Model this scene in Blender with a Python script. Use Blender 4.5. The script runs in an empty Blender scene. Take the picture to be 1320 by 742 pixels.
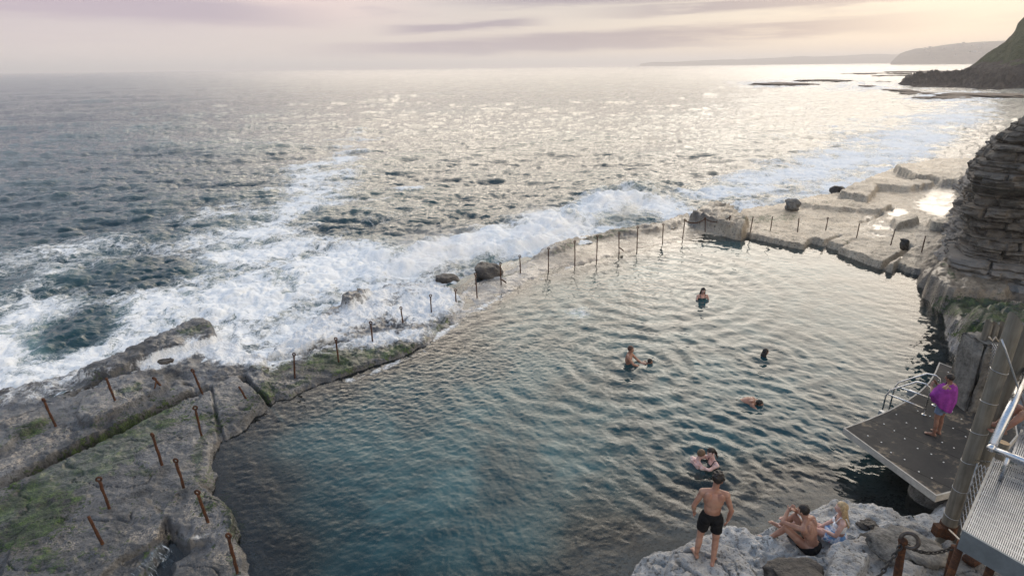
import bpy, bmesh, math, random
import numpy as np
from mathutils import Vector, Matrix, Quaternion
random.seed(7); RNG = np.random.default_rng(11)
scn = bpy.context.scene
col = scn.collection
R = math.radians

# ------------------------------------------------------------------ camera model
CZ = 8.8; F = 754.0; PX0, PY0 = 660.0, 371.0
PITCH = math.atan(285.5 / F); ROLL = R(0.68)
_f = Vector((0, math.cos(PITCH), -math.sin(PITCH)))
_r0 = Vector((1, 0, 0)); _u0 = Vector((0, math.sin(PITCH), math.cos(PITCH)))
_r = _r0 * math.cos(ROLL) - _u0 * math.sin(ROLL)
_u = _r0 * math.sin(ROLL) + _u0 * math.cos(ROLL)
CAM = Vector((0, 0, CZ))
def ray(px, py): return _f + _r * ((px - PX0) / F) - _u * ((py - PY0) / F)
def at(px, py, z=0.0):
    d = ray(px, py); t = (z - CZ) / d.z
    return CAM + d * t
def atD(px, py, D):
    d = ray(px, py); return CAM + d * (D / d.y)
def proj(x, y, z=0.0):
    "world arrays -> photo pixel arrays"
    zz = z - CZ
    df = y * _f.y + zz * _f.z
    dr = x * _r.x + y * _r.y + zz * _r.z
    du = x * _u.x + y * _u.y + zz * _u.z
    df = np.maximum(df, 0.05)
    return PX0 + F * dr / df, PY0 - F * du / df

# ------------------------------------------------------------------ numpy helpers
def _hash(ix, iy, seed):
    n = (ix.astype(np.int64) * 374761393 + iy.astype(np.int64) * 668265263 + seed * 1442695041) & 0xFFFFFFFF
    n = ((n ^ (n >> 13)) * 1274126177) & 0xFFFFFFFF
    n = ((n ^ (n >> 16)) * 2246822519) & 0xFFFFFFFF
    return ((n ^ (n >> 15)) & 0xFFFF) / 65535.0
def vnoise(x, y, seed=0):
    ix = np.floor(x); iy = np.floor(y); fx = x - ix; fy = y - iy
    fx = fx * fx * fx * (fx * (fx * 6 - 15) + 10); fy = fy * fy * fy * (fy * (fy * 6 - 15) + 10)
    a = _hash(ix, iy, seed); b = _hash(ix + 1, iy, seed); c = _hash(ix, iy + 1, seed); d = _hash(ix + 1, iy + 1, seed)
    return (a + (b - a) * fx) * (1 - fy) + (c + (d - c) * fx) * fy
def fbm(x, y, oct=4, seed=0, gain=0.5):
    s = 0; a = 1; t = 0
    for i in range(oct):
        s = s + a * (vnoise(x, y, seed + i * 17) * 2 - 1); t += a; a *= gain
        x, y = (x * 1.62 - y * 1.18) + 3.1, (x * 1.18 + y * 1.62) + 7.7
    return s / t
def sst(a, b, x):
    t = np.clip((x - a) / (b - a), 0, 1); return t * t * (3 - 2 * t)
def sdist(x, y, poly):
    "signed distance to polygon, positive inside"
    d = np.full(x.shape, 1e9); ins = np.zeros(x.shape, bool)
    n = len(poly)
    for i in range(n):
        ax, ay = poly[i]; bx, by = poly[(i + 1) % n]
        ex, ey = bx - ax, by - ay; L = ex * ex + ey * ey + 1e-12
        t = np.clip(((x - ax) * ex + (y - ay) * ey) / L, 0, 1)
        dx = x - ax - t * ex; dy = y - ay - t * ey
        d = np.minimum(d, dx * dx + dy * dy)
        if ay != by:
            c = (ay > y) != (by > y)
            ins ^= c & (x < ex * (y - ay) / (by - ay) + ax)
    d = np.sqrt(d); return np.where(ins, d, -d)
def ldist(x, y, line):
    d = np.full(x.shape, 1e9)
    for (ax, ay), (bx, by) in zip(line[:-1], line[1:]):
        ex, ey = bx - ax, by - ay; L = ex * ex + ey * ey + 1e-12
        t = np.clip(((x - ax) * ex + (y - ay) * ey) / L, 0, 1)
        d = np.minimum(d, (x - ax - t * ex) ** 2 + (y - ay - t * ey) ** 2)
    return np.sqrt(d)
def W(pts, z=0.0): return [tuple(at(px, py, z)[:2]) for px, py in pts]
def blobs(px, py, lst):
    "max of rotated gaussians given in photo pixels (px, py, rx, ry, angle, amplitude)"
    o = np.zeros(px.shape)
    for cx, cy, rx, ry, ang, amp in lst:
        c, s = math.cos(R(ang)), math.sin(R(ang))
        dx = px - cx; dy = py - cy
        u = (dx * c + dy * s) / rx; v = (-dx * s + dy * c) / ry
        o = np.maximum(o, amp * np.exp(-0.5 * (u * u + v * v)))
    return o

# ------------------------------------------------------------------ object helpers
def tag(o, label=None, cat=None, group=None, kind=None):
    if label: o['label'] = label
    if cat: o['category'] = cat
    if group: o['group'] = group
    if kind: o['kind'] = kind
    return o
def empty(name, loc, label, cat, group=None, rz=0.0):
    o = bpy.data.objects.new(name, None); col.objects.link(o)
    o.location = loc; o.rotation_euler = (0, 0, rz); o.empty_display_size = 0.1
    return tag(o, label, cat, group)
def link(name, me, mat, parent=None):
    o = bpy.data.objects.new(name, me); col.objects.link(o)
    if mat is not None and len(me.materials) == 0: me.materials.append(mat)
    if parent is not None: o.parent = parent
    return o
def bm_obj(name, bm, mat, parent=None, smooth=True):
    bmesh.ops.recalc_face_normals(bm, faces=bm.faces)
    me = bpy.data.meshes.new(name); bm.to_mesh(me); bm.free()
    if smooth: me.shade_smooth()
    return link(name, me, mat, parent)
def sharp(me, ang=35):
    me.set_sharp_from_angle(angle=R(ang))
def grid_mesh(name, X, Y, Z, mask=None, attrs=None, smooth=True):
    "quad grid from (rows x cols) arrays; mask is per-face keep"
    nr, nc = X.shape
    idx = np.arange(nr * nc).reshape(nr, nc)
    q = np.stack([idx[:-1, :-1], idx[:-1, 1:], idx[1:, 1:], idx[1:, :-1]], -1)
    q = q[mask] if mask is not None else q.reshape(-1, 4)
    used = np.zeros(nr * nc, bool); used[q.ravel()] = True
    remap = np.cumsum(used) - 1
    q = remap[q]
    co = np.stack([X.ravel()[used], Y.ravel()[used], Z.ravel()[used]], -1).astype(np.float32)
    me = bpy.data.meshes.new(name)
    me.vertices.add(len(co)); me.vertices.foreach_set('co', co.ravel())
    me.loops.add(q.size); me.loops.foreach_set('vertex_index', q.ravel().astype(np.int32))
    me.polygons.add(len(q)); me.polygons.foreach_set('loop_start', (np.arange(len(q)) * 4).astype(np.int32))
    me.update(calc_edges=True); me.validate()
    for k, v in (attrs or {}).items():
        a = me.attributes.new(k, 'FLOAT', 'POINT')
        a.data.foreach_set('value', v.ravel()[used].astype(np.float32))
    if smooth: me.shade_smooth()
    return me

def frame(u, ref=Vector((0, 0, 1))):
    u = u.normalized()
    if abs(u.dot(ref)) > 0.98: ref = Vector((1, 0, 0)) if abs(u.x) < 0.9 else Vector((0, 1, 0))
    a = u.cross(ref).normalized(); b = u.cross(a).normalized()
    return a, b
def add_cone(bm, a, b, ra, rb, n=12, caps=3):
    "tapered capsule; caps=0 gives flat ends"
    a = Vector(a); b = Vector(b); u = (b - a)
    if u.length < 1e-6: u = Vector((0, 0, 1e-4))
    un = u.normalized(); p, q = frame(un)
    rings = []
    if caps:
        for k in range(caps):
            t = R(90) * (1 - (k + 0.25) / caps)
            rings.append((a - un * ra * math.sin(t), ra * math.cos(t)))
    rings.append((a, ra)); rings.append((b, rb))
    if caps:
        for k in range(caps):
            t = R(90) * ((k + 0.75) / caps)
            rings.append((b + un * rb * math.sin(t), rb * math.cos(t)))
    vs = []
    for c, r in rings:
        vs.append([bm.verts.new(c + (p * math.cos(2 * math.pi * i / n) + q * math.sin(2 * math.pi * i / n)) * r) for i in range(n)])
    for r0, r1 in zip(vs[:-1], vs[1:]):
        for i in range(n): bm.faces.new((r0[i], r0[(i + 1) % n], r1[(i + 1) % n], r1[i]))
    bm.faces.new(list(reversed(vs[0]))); bm.faces.new(vs[-1])
def add_ell(bm, c, r, ax=None, nu=14, nv=9):
    "ellipsoid, ax = (x axis, y axis, z axis)"
    c = Vector(c)
    X, Y, Z = ax if ax else (Vector((1, 0, 0)), Vector((0, 1, 0)), Vector((0, 0, 1)))
    rows = []
    for j in range(1, nv):
        th = math.pi * j / nv
        rows.append([bm.verts.new(c + X * (r[0] * math.sin(th) * math.cos(2 * math.pi * i / nu)) + Y * (r[1] * math.sin(th) * math.sin(2 * math.pi * i / nu)) + Z * (r[2] * math.cos(th))) for i in range(nu)])
    top = bm.verts.new(c + Z * r[2]); bot = bm.verts.new(c - Z * r[2])
    for i in range(nu):
        k = (i + 1) % nu
        bm.faces.new((top, rows[0][i], rows[0][k])); bm.faces.new((bot, rows[-1][k], rows[-1][i]))
        for a, b in zip(rows[:-1], rows[1:]): bm.faces.new((a[i], b[i], b[k], a[k]))
def add_tube(bm, pts, r, n=8, closed=False):
    pts = [Vector(p) for p in pts]; m = len(pts)
    rad = r if isinstance(r, (list, tuple)) else [r] * m
    vs = []; pa = None
    for i, c in enumerate(pts):
        if closed: u = pts[(i + 1) % m] - pts[i - 1]
        else: u = pts[min(i + 1, m - 1)] - pts[max(i - 1, 0)]
        u = u.normalized()
        if pa is None: p, q = frame(u)
        else:
            p = (pa - u * pa.dot(u)).normalized(); q = u.cross(p)
        pa = p
        vs.append([bm.verts.new(c + (p * math.cos(2 * math.pi * k / n) + q * math.sin(2 * math.pi * k / n)) * rad[i]) for k in range(n)])
    rng = list(zip(vs[:-1], vs[1:])) + ([(vs[-1], vs[0])] if closed else [])
    for a, b in rng:
        for k in range(n): bm.faces.new((a[k], a[(k + 1) % n], b[(k + 1) % n], b[k]))
    if not closed: bm.faces.new(list(reversed(vs[0]))); bm.faces.new(vs[-1])
def add_box(bm, c, s, ax=None):
    c = Vector(c); X, Y, Z = ax if ax else (Vector((1, 0, 0)), Vector((0, 1, 0)), Vector((0, 0, 1)))
    v = [bm.verts.new(c + X * (s[0] / 2 * i) + Y * (s[1] / 2 * j) + Z * (s[2] / 2 * k)) for i in (-1, 1) for j in (-1, 1) for k in (-1, 1)]
    for f in ((0, 1, 3, 2), (4, 6, 7, 5), (0, 4, 5, 1), (2, 3, 7, 6), (0, 2, 6, 4), (1, 5, 7, 3)): bm.faces.new([v[i] for i in f])
def add_prism(bm, poly, z0, z1):
    lo = [bm.verts.new((x, y, z0)) for x, y in poly]; hi = [bm.verts.new((x, y, z1)) for x, y in poly]
    n = len(poly)
    bm.faces.new(list(reversed(lo))); bm.faces.new(hi)
    for i in range(n): bm.faces.new((lo[i], lo[(i + 1) % n], hi[(i + 1) % n], hi[i]))
def remesh(name, bm, mat, parent, voxel, smooth=5, fac=0.5, noise=0, nscale=30):
    me = bpy.data.meshes.new('t'); bmesh.ops.recalc_face_normals(bm, faces=bm.faces); bm.to_mesh(me); bm.free()
    t = bpy.data.objects.new('t', me); col.objects.link(t)
    m = t.modifiers.new('r', 'REMESH'); m.mode = 'VOXEL'; m.voxel_size = voxel; m.use_smooth_shade = True
    if smooth:
        s = t.modifiers.new('s', 'SMOOTH'); s.factor = fac; s.iterations = smooth
    dg = bpy.context.evaluated_depsgraph_get(); dg.update()
    out = bpy.data.meshes.new_from_object(t.evaluated_get(dg))
    bpy.data.objects.remove(t); bpy.data.meshes.remove(me)
    out.name = name
    if noise:
        n = len(out.vertices); co = np.empty(n * 3, np.float32); out.vertices.foreach_get('co', co); co = co.reshape(-1, 3)
        nr = np.empty(n * 3, np.float32); out.vertices.foreach_get('normal', nr); nr = nr.reshape(-1, 3)
        d = fbm(co[:, 0] * nscale + co[:, 2] * nscale * .6, co[:, 1] * nscale - co[:, 2] * nscale * .8, 3, 5)
        co += nr * (d * noise)[:, None].astype(np.float32)
        out.vertices.foreach_set('co', co.ravel()); out.update()
    out.shade_smooth()
    return link(name, out, mat, parent)

# ------------------------------------------------------------------ materials
class NT:
    def __init__(s, name, world=False):
        if world: s.m = bpy.data.worlds.new(name)
        else: s.m = bpy.data.materials.new(name)
        s.m.use_nodes = True; s.t = s.m.node_tree; s.t.nodes.clear()
        s.out = s.t.nodes.new('ShaderNodeOutputWorld' if world else 'ShaderNodeOutputMaterial')
    def put(s, inp, v):
        if v is None: return
        if isinstance(v, bpy.types.NodeSocket): s.t.links.new(v, inp)
        elif isinstance(v, (tuple, list)) and len(v) == 3 and inp.type == 'RGBA': inp.default_value = (*v, 1)
        else: inp.default_value = v
    def n(s, typ, ins=None, out=0, **props):
        nd = s.t.nodes.new('ShaderNode' + typ)
        for k, v in props.items(): setattr(nd, k, v)
        for k, v in (ins or {}).items(): s.put(nd.inputs[k], v)
        return nd.outputs[out]
    def math(s, op, a, b=0.5, c=None, clamp=False):
        nd = s.t.nodes.new('ShaderNodeMath'); nd.operation = op; nd.use_clamp = clamp
        s.put(nd.inputs[0], a); s.put(nd.inputs[1], b)
        if c is not None: s.put(nd.inputs[2], c)
        return nd.outputs[0]
    def mix(s, f, a, b, blend='MIX'):
        nd = s.t.nodes.new('ShaderNodeMix'); nd.data_type = 'RGBA'; nd.blend_type = blend
        s.put(nd.inputs[0], f); s.put(nd.inputs[6], a); s.put(nd.inputs[7], b); return nd.outputs[2]
    def fmix(s, f, a, b):
        nd = s.t.nodes.new('ShaderNodeMix'); nd.data_type = 'FLOAT'
        s.put(nd.inputs[0], f); s.put(nd.inputs[2], a); s.put(nd.inputs[3], b); return nd.outputs[0]
    def rng(s, v, a, b, c=0.0, d=1.0, smooth=True):
        nd = s.t.nodes.new('ShaderNodeMapRange'); nd.interpolation_type = 'SMOOTHSTEP' if smooth else 'LINEAR'
        for i, q in enumerate((v, a, b, c, d)): s.put(nd.inputs[i], q)
        return nd.outputs[0]
    def noise(s, vec, scale, detail=4, rough=0.55, dist=0.0, out=0):
        return s.n('TexNoise', {'Vector': vec, 'Scale': scale, 'Detail': detail, 'Roughness': rough, 'Distortion': dist}, out)
    def vor(s, vec, scale, feature='F1', out=0, rand=1.0):
        return s.n('TexVoronoi', {'Vector': vec, 'Scale': scale, 'Randomness': rand}, out, feature=feature)
    def attr(s, name): return s.n('Attribute', attribute_name=name, out=2)
    def pos(s): return s.n('TexCoord', out=3)
    def map(s, vec, scale=(1, 1, 1), rot=(0, 0, 0), loc=(0, 0, 0)):
        return s.n('Mapping', {'Vector': vec, 'Scale': scale, 'Rotation': rot, 'Location': loc})
    def ramp(s, v, stops):
        nd = s.t.nodes.new('ShaderNodeValToRGB'); s.put(nd.inputs[0], v)
        e = nd.color_ramp.elements
        while len(e) < len(stops): e.new(0.5)
        for el, (p, c) in zip(e, stops): el.position = p; el.color = (*c, 1)
        return nd.outputs[0]
    def bump(s, h, strength, dist, nrm=None):
        return s.n('Bump', {'Height': h, 'Strength': strength, 'Distance': dist, 'Normal': nrm})
    def bsdf(s, color, rough=0.6, nrm=None, metal=0.0, spec=0.5, **kw):
        ins = {'Base Color': color, 'Roughness': rough, 'Metallic': metal, 'Specular IOR Level': spec}
        if nrm is not None: ins['Normal'] = nrm
        ins.update(kw)
        return s.n('BsdfPrincipled', ins)
    def done(s, sh):
        s.t.links.new(sh, s.out.inputs[0]); return s.m
def lin(r, g, b): return tuple(((c / 255) / 12.92 if c / 255 <= .04045 else ((c / 255 + .055) / 1.055) ** 2.4) for c in (r, g, b))

def plain(name, color, rough=0.6, metal=0.0, var=0.25, scale=8, bump=0.0, spec=0.5, **kw):
    N = NT(name); p = N.pos()
    nz = N.noise(p, scale, 5, .6); nz2 = N.noise(p, scale * 5.3, 3, .6)
    f = N.fmix(0.35, nz, nz2)
    c = N.mix(N.rng(f, .3, .7, 1 - var, 1 + var, False), (0, 0, 0), color)
    c = N.n('Mix', None, 2, data_type='RGBA', blend_type='MULTIPLY') if False else c
    lo = tuple(v * (1 - var) for v in color); hi = tuple(min(1, v * (1 + var)) for v in color)
    c = N.mix(N.rng(f, .3, .7), lo, hi)
    nr = N.bump(f, 0.6, bump) if bump else None
    return N.done(N.bsdf(c, N.rng(nz2, .3, .7, max(.02, rough - .1), min(1, rough + .1)), nr, metal, spec, **kw))
# ------------------------------------------------------------------ layout (photo outline -> ground plan at its own height)
POOL_PX = [(330, 790), (312, 735), (292, 690), (270, 640), (264, 590), (272, 572), (310, 545), (350, 515), (372, 508), (410, 492), (450, 478),
           (500, 462), (545, 442), (588, 400), (610, 378), (645, 362), (690, 345), (720, 338), (760, 328), (800, 315), (850, 308), (880, 303), (935, 296),
           (970, 301), (1035, 316), (1050, 306), (1090, 320), (1150, 344), (1195, 356), (1207, 372), (1225, 405), (1240, 440), (1256, 474), (1290, 520), (1240, 650),
           (1190, 668), (1165, 668), (1120, 655), (1085, 648), (1045, 662), (1010, 672), (1000, 692), (975, 695), (945, 680), (890, 697), (870, 705), (842, 714), (800, 770), (780, 860), (330, 860)]
POOL = W(POOL_PX, 0.0)
INNER = W([(-420, 690), (0, 520), (130, 478), (262, 432), (300, 470), (330, 462), (372, 442), (430, 404), (500, 376), (560, 372), (592, 368),
           (640, 351), (700, 324), (760, 304), (850, 292), (900, 275), (960, 271), (1040, 260), (1100, 243), (1160, 220), (1240, 209), (1420, 200), (1800, 500), (1800, 1100), (-420, 1100)], 0.0)
# (top z, edge softness, roughness amplitude, strata step, tilt dz/dy, photo outline)
SLABS = [
    (.10, .25, .08, [(-260, 640), (0, 500), (70, 484), (130, 462), (250, 411), (270, 410), (284, 432), (330, 455), (250, 500), (130, 492), (0, 550), (-260, 700)]),
    (.40, .10, .07, [(95, 478), (140, 460), (250, 412), (267, 409), (280, 432), (266, 436), (205, 452), (140, 476)]),
    (.22, .12, .05, [(-260, 650), (0, 545), (70, 515), (130, 492), (195, 474), (210, 484), (250, 498), (238, 506), (120, 563), (0, 618), (-260, 730)]),
    (.40, .07, .05, [(100, 514), (132, 490), (194, 473), (208, 482), (214, 496), (150, 527), (106, 545), (96, 530)]),
    (.34, .07, .05, [(-260, 642), (0, 548), (40, 530), (52, 528), (60, 540), (20, 565), (0, 578), (-260, 690)]),
    (.20, .22, .035, [(-260, 732), (0, 621), (122, 565), (246, 504), (330, 470), (346, 486), (354, 511), (312, 542), (274, 570), (266, 590), (270, 640), (294, 690), (322, 742), (340, 860), (-260, 860)]),
    (.36, .12, .05, [(205, 668), (228, 634), (258, 622), (286, 634), (306, 672), (284, 690), (232, 700)]),
    (.34, .07, .03, [(-20, 800), (18, 690), (60, 655), (120, 640), (190, 640), (212, 668), (206, 690), (160, 716), (130, 742), (110, 800)]),
    (.13, .20, .05, [(312, 466), (332, 459), (350, 466), (400, 452), (440, 440), (492, 448), (540, 438), (520, 455), (450, 478), (410, 490), (370, 510), (354, 508), (337, 486)]),
    (.24, .14, .06, [(316, 466), (330, 460), (346, 462), (340, 474), (322, 480)]),
    (.16, .35, .12, [(330, 462), (360, 440), (400, 413), (430, 394), (455, 384), (500, 364), (540, 361), (584, 368), (593, 388), (580, 408), (545, 440), (490, 450), (430, 440), (380, 455)]),
    (.12, .25, .10, [(240, 502), (262, 478), (335, 452), (350, 468), (322, 484), (262, 506)]),
    (.55, .12, .10, [(440, 382), (462, 369), (476, 368), (470, 377), (450, 388)]),
    (.015, .6, .05, [(545, 440), (590, 386), (598, 366), (640, 354), (690, 330), (700, 315), (745, 303), (800, 295), (850, 289), (890, 272), (960, 290), (970, 300), (935, 304), (880, 312), (830, 320), (790, 332), (720, 346), (680, 365), (640, 386), (600, 410)]),
    (.16, .25, .08, [(690, 330), (700, 318), (745, 305), (748, 309), (715, 325)]),
    (.18, .25, .10, [(755, 306), (800, 294), (850, 288), (886, 273), (893, 281), (850, 295), (800, 301)]),
    (.75, .15, .16, [(890, 273), (915, 261), (945, 265), (966, 280), (958, 293), (935, 286), (905, 278)]),
    (.22, .12, .05, [(940, 287), (958, 268), (1010, 261), (1040, 254), (1085, 246), (1120, 228), (1160, 213), (1200, 205), (1300, 200), (1300, 330), (1225, 330), (1210, 345), (1195, 353), (1160, 340), (1090, 318), (1050, 305), (1035, 315), (970, 302)]),
    (.34, .05, .04, [(1082, 318), (1106, 309), (1165, 326), (1152, 343)]),
    (.28, .06, .04, [(968, 301), (985, 290), (1035, 300), (1046, 305), (1036, 315)]),
    (.32, .06, .04, [(1046, 305), (1062, 297), (1100, 306), (1086, 316)]),
    (.44, .06, .06, [(1030, 262), (1045, 252), (1150, 263), (1141, 271), (1080, 268)]),
    (.66, .10, .08, [(1082, 246), (1102, 234), (1132, 238), (1120, 254)]),
    (.62, .08, .06, [(1112, 236), (1122, 227), (1180, 232), (1178, 241)]),
    (.75, .10, .08, [(1153, 213), (1172, 210), (1203, 216), (1240, 222), (1240, 230), (1182, 226)]),
    (.60, .08, .06, [(1160, 235), (1180, 231), (1204, 233), (1202, 238), (1168, 240)]),
    (.60, .08, .05, [(1150, 280), (1182, 274), (1184, 281), (1156, 288)]),
    (.62, .06, .05, [(1198, 282), (1230, 278), (1240, 290), (1200, 287)]),
    (.62, .15, .08, [(1195, 224), (1215, 207), (1300, 200), (1300, 236), (1220, 236)]),
    (.55, .30, .12, [(1190, 350), (1200, 322), (1216, 298), (1300, 280), (1500, 400), (1500, 560), (1320, 520), (1262, 474), (1246, 440), (1232, 412), (1226, 388), (1208, 366)]),
    (1.3, .50, .18, [(1252, 395), (1320, 392), (1500, 410), (1500, 560), (1330, 520), (1275, 470), (1262, 420)]),
    (.95, .10, .07, [(1196, 352), (1216, 330), (1300, 340), (1300, 374), (1222, 372)]),
    (.55, .28, .09, [(798, 770), (842, 706), (872, 695), (890, 690), (920, 681), (945, 672), (975, 687), (1000, 684), (1010, 664), (1045, 654), (1085, 638), (1120, 646), (1165, 660), (1190, 655), (1240, 635), (1420, 600), (1500, 900), (760, 900)]),
    (.80, .12, .06, [(868, 712), (888, 692), (922, 694), (948, 706), (968, 730), (975, 800), (862, 800), (870, 740)]),
    (.85, .06, .07, [(985, 760), (1004, 724), (1030, 716), (1062, 714), (1078, 698), (1112, 688), (1150, 700), (1170, 760)]),
    (1.10, .05, .06, [(1066, 735), (1076, 708), (1098, 700), (1122, 712), (1118, 728), (1080, 770)]),
    (1.0, .06, .06, [(1008, 770), (1012, 735), (1040, 722), (1062, 726), (1058, 770)]),
    (1.0, .15, .10, [(1140, 770), (1160, 722), (1220, 690), (1300, 700), (1400, 900), (1140, 900)]),
]
SLABS = [(z, sf, ra, W(p, z)) for z, sf, ra, p in SLABS]
CRACKS = [(W([(-260, 730), (0, 618), (60, 592), (122, 564), (180, 535), (246, 504)], .3), .15, .8),
          (W([(205, 520), (246, 503), (262, 497)], .3), .2, .7),
          (W([(312, 480), (330, 498), (350, 516), (362, 530)], .3), .08, .3),
          (W([(272, 497), (276, 520), (283, 560), (274, 575)], .3), .05, .12),
          (W([(870, 705), (905, 712), (930, 726), (945, 745)], .8), .03, .14),
          (W([(873, 722), (895, 738), (905, 750)], .8), .03, .14),
          (W([(1040, 320), (1065, 308), (1085, 300)], .4), .12, .3),
          (W([(1110, 283), (1130, 276), (1150, 265)], .4), .12, .25),
          (W([(1140, 338), (1160, 326), (1176, 310)], .4), .12, .35)]
TRENCH = W([(170, 760), (196, 712), (208, 690), (214, 672), (224, 682), (240, 704), (218, 716), (205, 760)], .3)
BASINS = [W([(1170, 262), (1188, 240), (1240, 236), (1240, 270), (1225, 286), (1186, 274)], .3),
          (W([(1182, 282), (1198, 276), (1199, 292), (1186, 292)], .3)),
          (W([(1120, 290), (1150, 262), (1180, 268), (1176, 280), (1150, 285), (1130, 300)], .3))]
POOLW = W([(p[0], p[1]) for p in [(990, 720), (1008, 700), (1030, 706), (1014, 722)]], .6)

def terrain(x, y):
    h = np.full(x.shape, -2.6)
    wx = x + .35 * fbm(x * .9, y * .9, 3, 3) ; wy = y + .35 * fbm(x * .9 + 9, y * .9, 3, 4)
    # pool floor: shelving rock on the left and far side, deep in the middle
    dp = sdist(wx, wy, POOL)
    fl = -(.10 + .30 * np.clip(dp, 0, 9)) + .16 * fbm(x * .55, y * .55, 4, 8)
    fl = np.maximum(fl, -2.2 + .3 * fbm(x * .3, y * .3, 3, 9))
    h = np.where(dp > -1.2, np.where(dp > 0, fl, .05 + dp * .4), h)
    n1 = fbm(x * 1.1, y * 1.1, 5, 21); n2 = fbm(x * 6, y * 6, 3, 22); n3 = fbm(x * .35, y * .35, 3, 23)
    rdg = (1 - 2.6 * np.abs(fbm(x * 1.5 + .4 * n1, y * 2.1, 4, 24))) * .6
    edge = .16 * fbm(x * 1.7, y * 1.7, 4, 31) + .05 * n2
    for z, sf, ra, poly in SLABS:
        p = np.array(poly); m = sf * 2 + 1.2
        sel = (x > p[:, 0].min() - m) & (x < p[:, 0].max() + m) & (y > p[:, 1].min() - m) & (y < p[:, 1].max() + m)
        if not sel.any(): continue
        d = sdist(x[sel], y[sel], poly) + np.minimum(1.0, sf / .12) * edge[sel]
        top = z + ra * (1.2 * n1[sel] + .45 * n2[sel] + .7 * n3[sel] + 1.3 * rdg[sel])
        t = sst(-sf, sf * .6, d)
        cand = np.where(t > 0, h[sel] + (top - h[sel]) * t, h[sel])
        h[sel] = np.maximum(h[sel], cand)
    # ledges of bedding: small terraces
    up = h > .12
    terr = .045 * (np.abs(((h * 9 + n1 * 1.3) % 1.0) - .5) - .25)
    h = h + np.where(up, terr, 0) * 1.0
    for ln, w, dep in CRACKS:
        d = ldist(x, y, ln) + .06 * n1
        h = h - dep * (1 - sst(w * .3, w * 1.3, np.abs(d)))
    # fine natural joints
    j = np.abs(fbm(x * .55 + .2 * n1, y * .9, 3, 77)); h = h - np.where(up, .05 * (1 - sst(.0, .016, j)), 0)
    h = h + np.where(up, .018 * fbm(x * 13, y * 13, 3, 25, .6) + .05 * np.minimum(0, fbm(x * 3.3, y * 3.3, 3, 26) + .12), 0)
    t = sst(-.1, .12, sdist(x, y, TRENCH) + .5 * edge); h = h * (1 - t) + (-.12 + .05 * n1) * t
    for b in BASINS:
        t = sst(-.5, .3, sdist(x, y, b) - .5 + 3.0 * edge); h = np.where(t > .5, np.minimum(h, .20), h)
    return h

# ------------------------------------------------------------------ FFT wave tiles
def tile(N, L, ang, lam, hs, spread, lmin, seed, p=4.0):
    k1 = 2 * np.pi * np.fft.fftfreq(N, L / N); kx, ky = np.meshgrid(k1, k1)
    k = np.hypot(kx, ky); k[0, 0] = 1e-6
    kp = 2 * np.pi / lam; th = np.arctan2(ky, kx) - ang
    S = k ** -p * np.exp(-1.25 * (kp / k) ** 2) * (np.cos(th / 2) ** 2) ** spread * np.exp(-(k * lmin / (2 * np.pi)) ** 2)
    S[0, 0] = 0
    rg = np.random.default_rng(seed)
    h0 = (rg.standard_normal((N, N)) + 1j * rg.standard_normal((N, N))) * np.sqrt(S)
    h = np.fft.ifft2(h0).real; s = hs / 4 / h.std()
    dx = np.fft.ifft2(-1j * kx / k * h0).real * s; dy = np.fft.ifft2(-1j * ky / k * h0).real * s
    return h * s, dx, dy, N / L
def samp(T, x, y, rot=0.0, want=(0,)):
    c, s = math.cos(rot), math.sin(rot)
    N = T[0].shape[0]; u = ((x * c + y * s) * T[3]) % N; v = ((-x * s + y * c) * T[3]) % N
    i = np.floor(u).astype(int) % N; j = np.floor(v).astype(int) % N; fu = u - np.floor(u); fv = v - np.floor(v)
    i2 = (i + 1) % N; j2 = (j + 1) % N
    o = [(T[q][j, i] * (1 - fu) + T[q][j, i2] * fu) * (1 - fv) + (T[q][j2, i] * (1 - fu) + T[q][j2, i2] * fu) * fv for q in (0, 1, 2)]
    return o[0], o[1] * c - o[2] * s, o[1] * s + o[2] * c

def foam_nodes(N, pos, dens):
    "lacy white water from a density attribute"
    def warp(v, sc, amt, det=4):
        return N.n('VectorMath', {0: v, 1: N.n('VectorMath', {0: N.n('VectorMath', {0: N.noise(pos, sc, det, .6, out=1), 1: (.5, .5, .5)}, operation='SUBTRACT'), 3: amt}, operation='SCALE')}, operation='ADD')
    w = warp(pos, .42, 3.4, 5); w2 = warp(w, 1.9, .7, 3)
    def ridge(sc, k, det): return N.math('SUBTRACT', 1.0, N.math('MULTIPLY', N.math('ABSOLUTE', N.math('SUBTRACT', N.noise(w2, sc, det, .6), .5)), k), clamp=True)
    la, lb, lc = ridge(.42, 8.5, 6), ridge(1.25, 7.0, 5), ridge(3.6, 5.5, 4)
    lace = N.math('MAXIMUM', la, N.math('MAXIMUM', N.math('MULTIPLY', lb, .86), N.math('MULTIPLY', lc, .66)))
    big = N.rng(N.noise(w, .22, 3, .5), .3, .7, 0, 1)
    v = N.math('ADD', N.math('MULTIPLY', lace, .46), N.math('MULTIPLY', big, .34))
    v = N.math('ADD', v, N.math('MULTIPLY', N.noise(pos, 7.0, 4, .7), .20))
    v = N.math('ADD', v, N.math('SUBTRACT', N.math('MULTIPLY', dens, 1.10), 1.0))
    return N.rng(v, 0.01, .32), v

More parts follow.
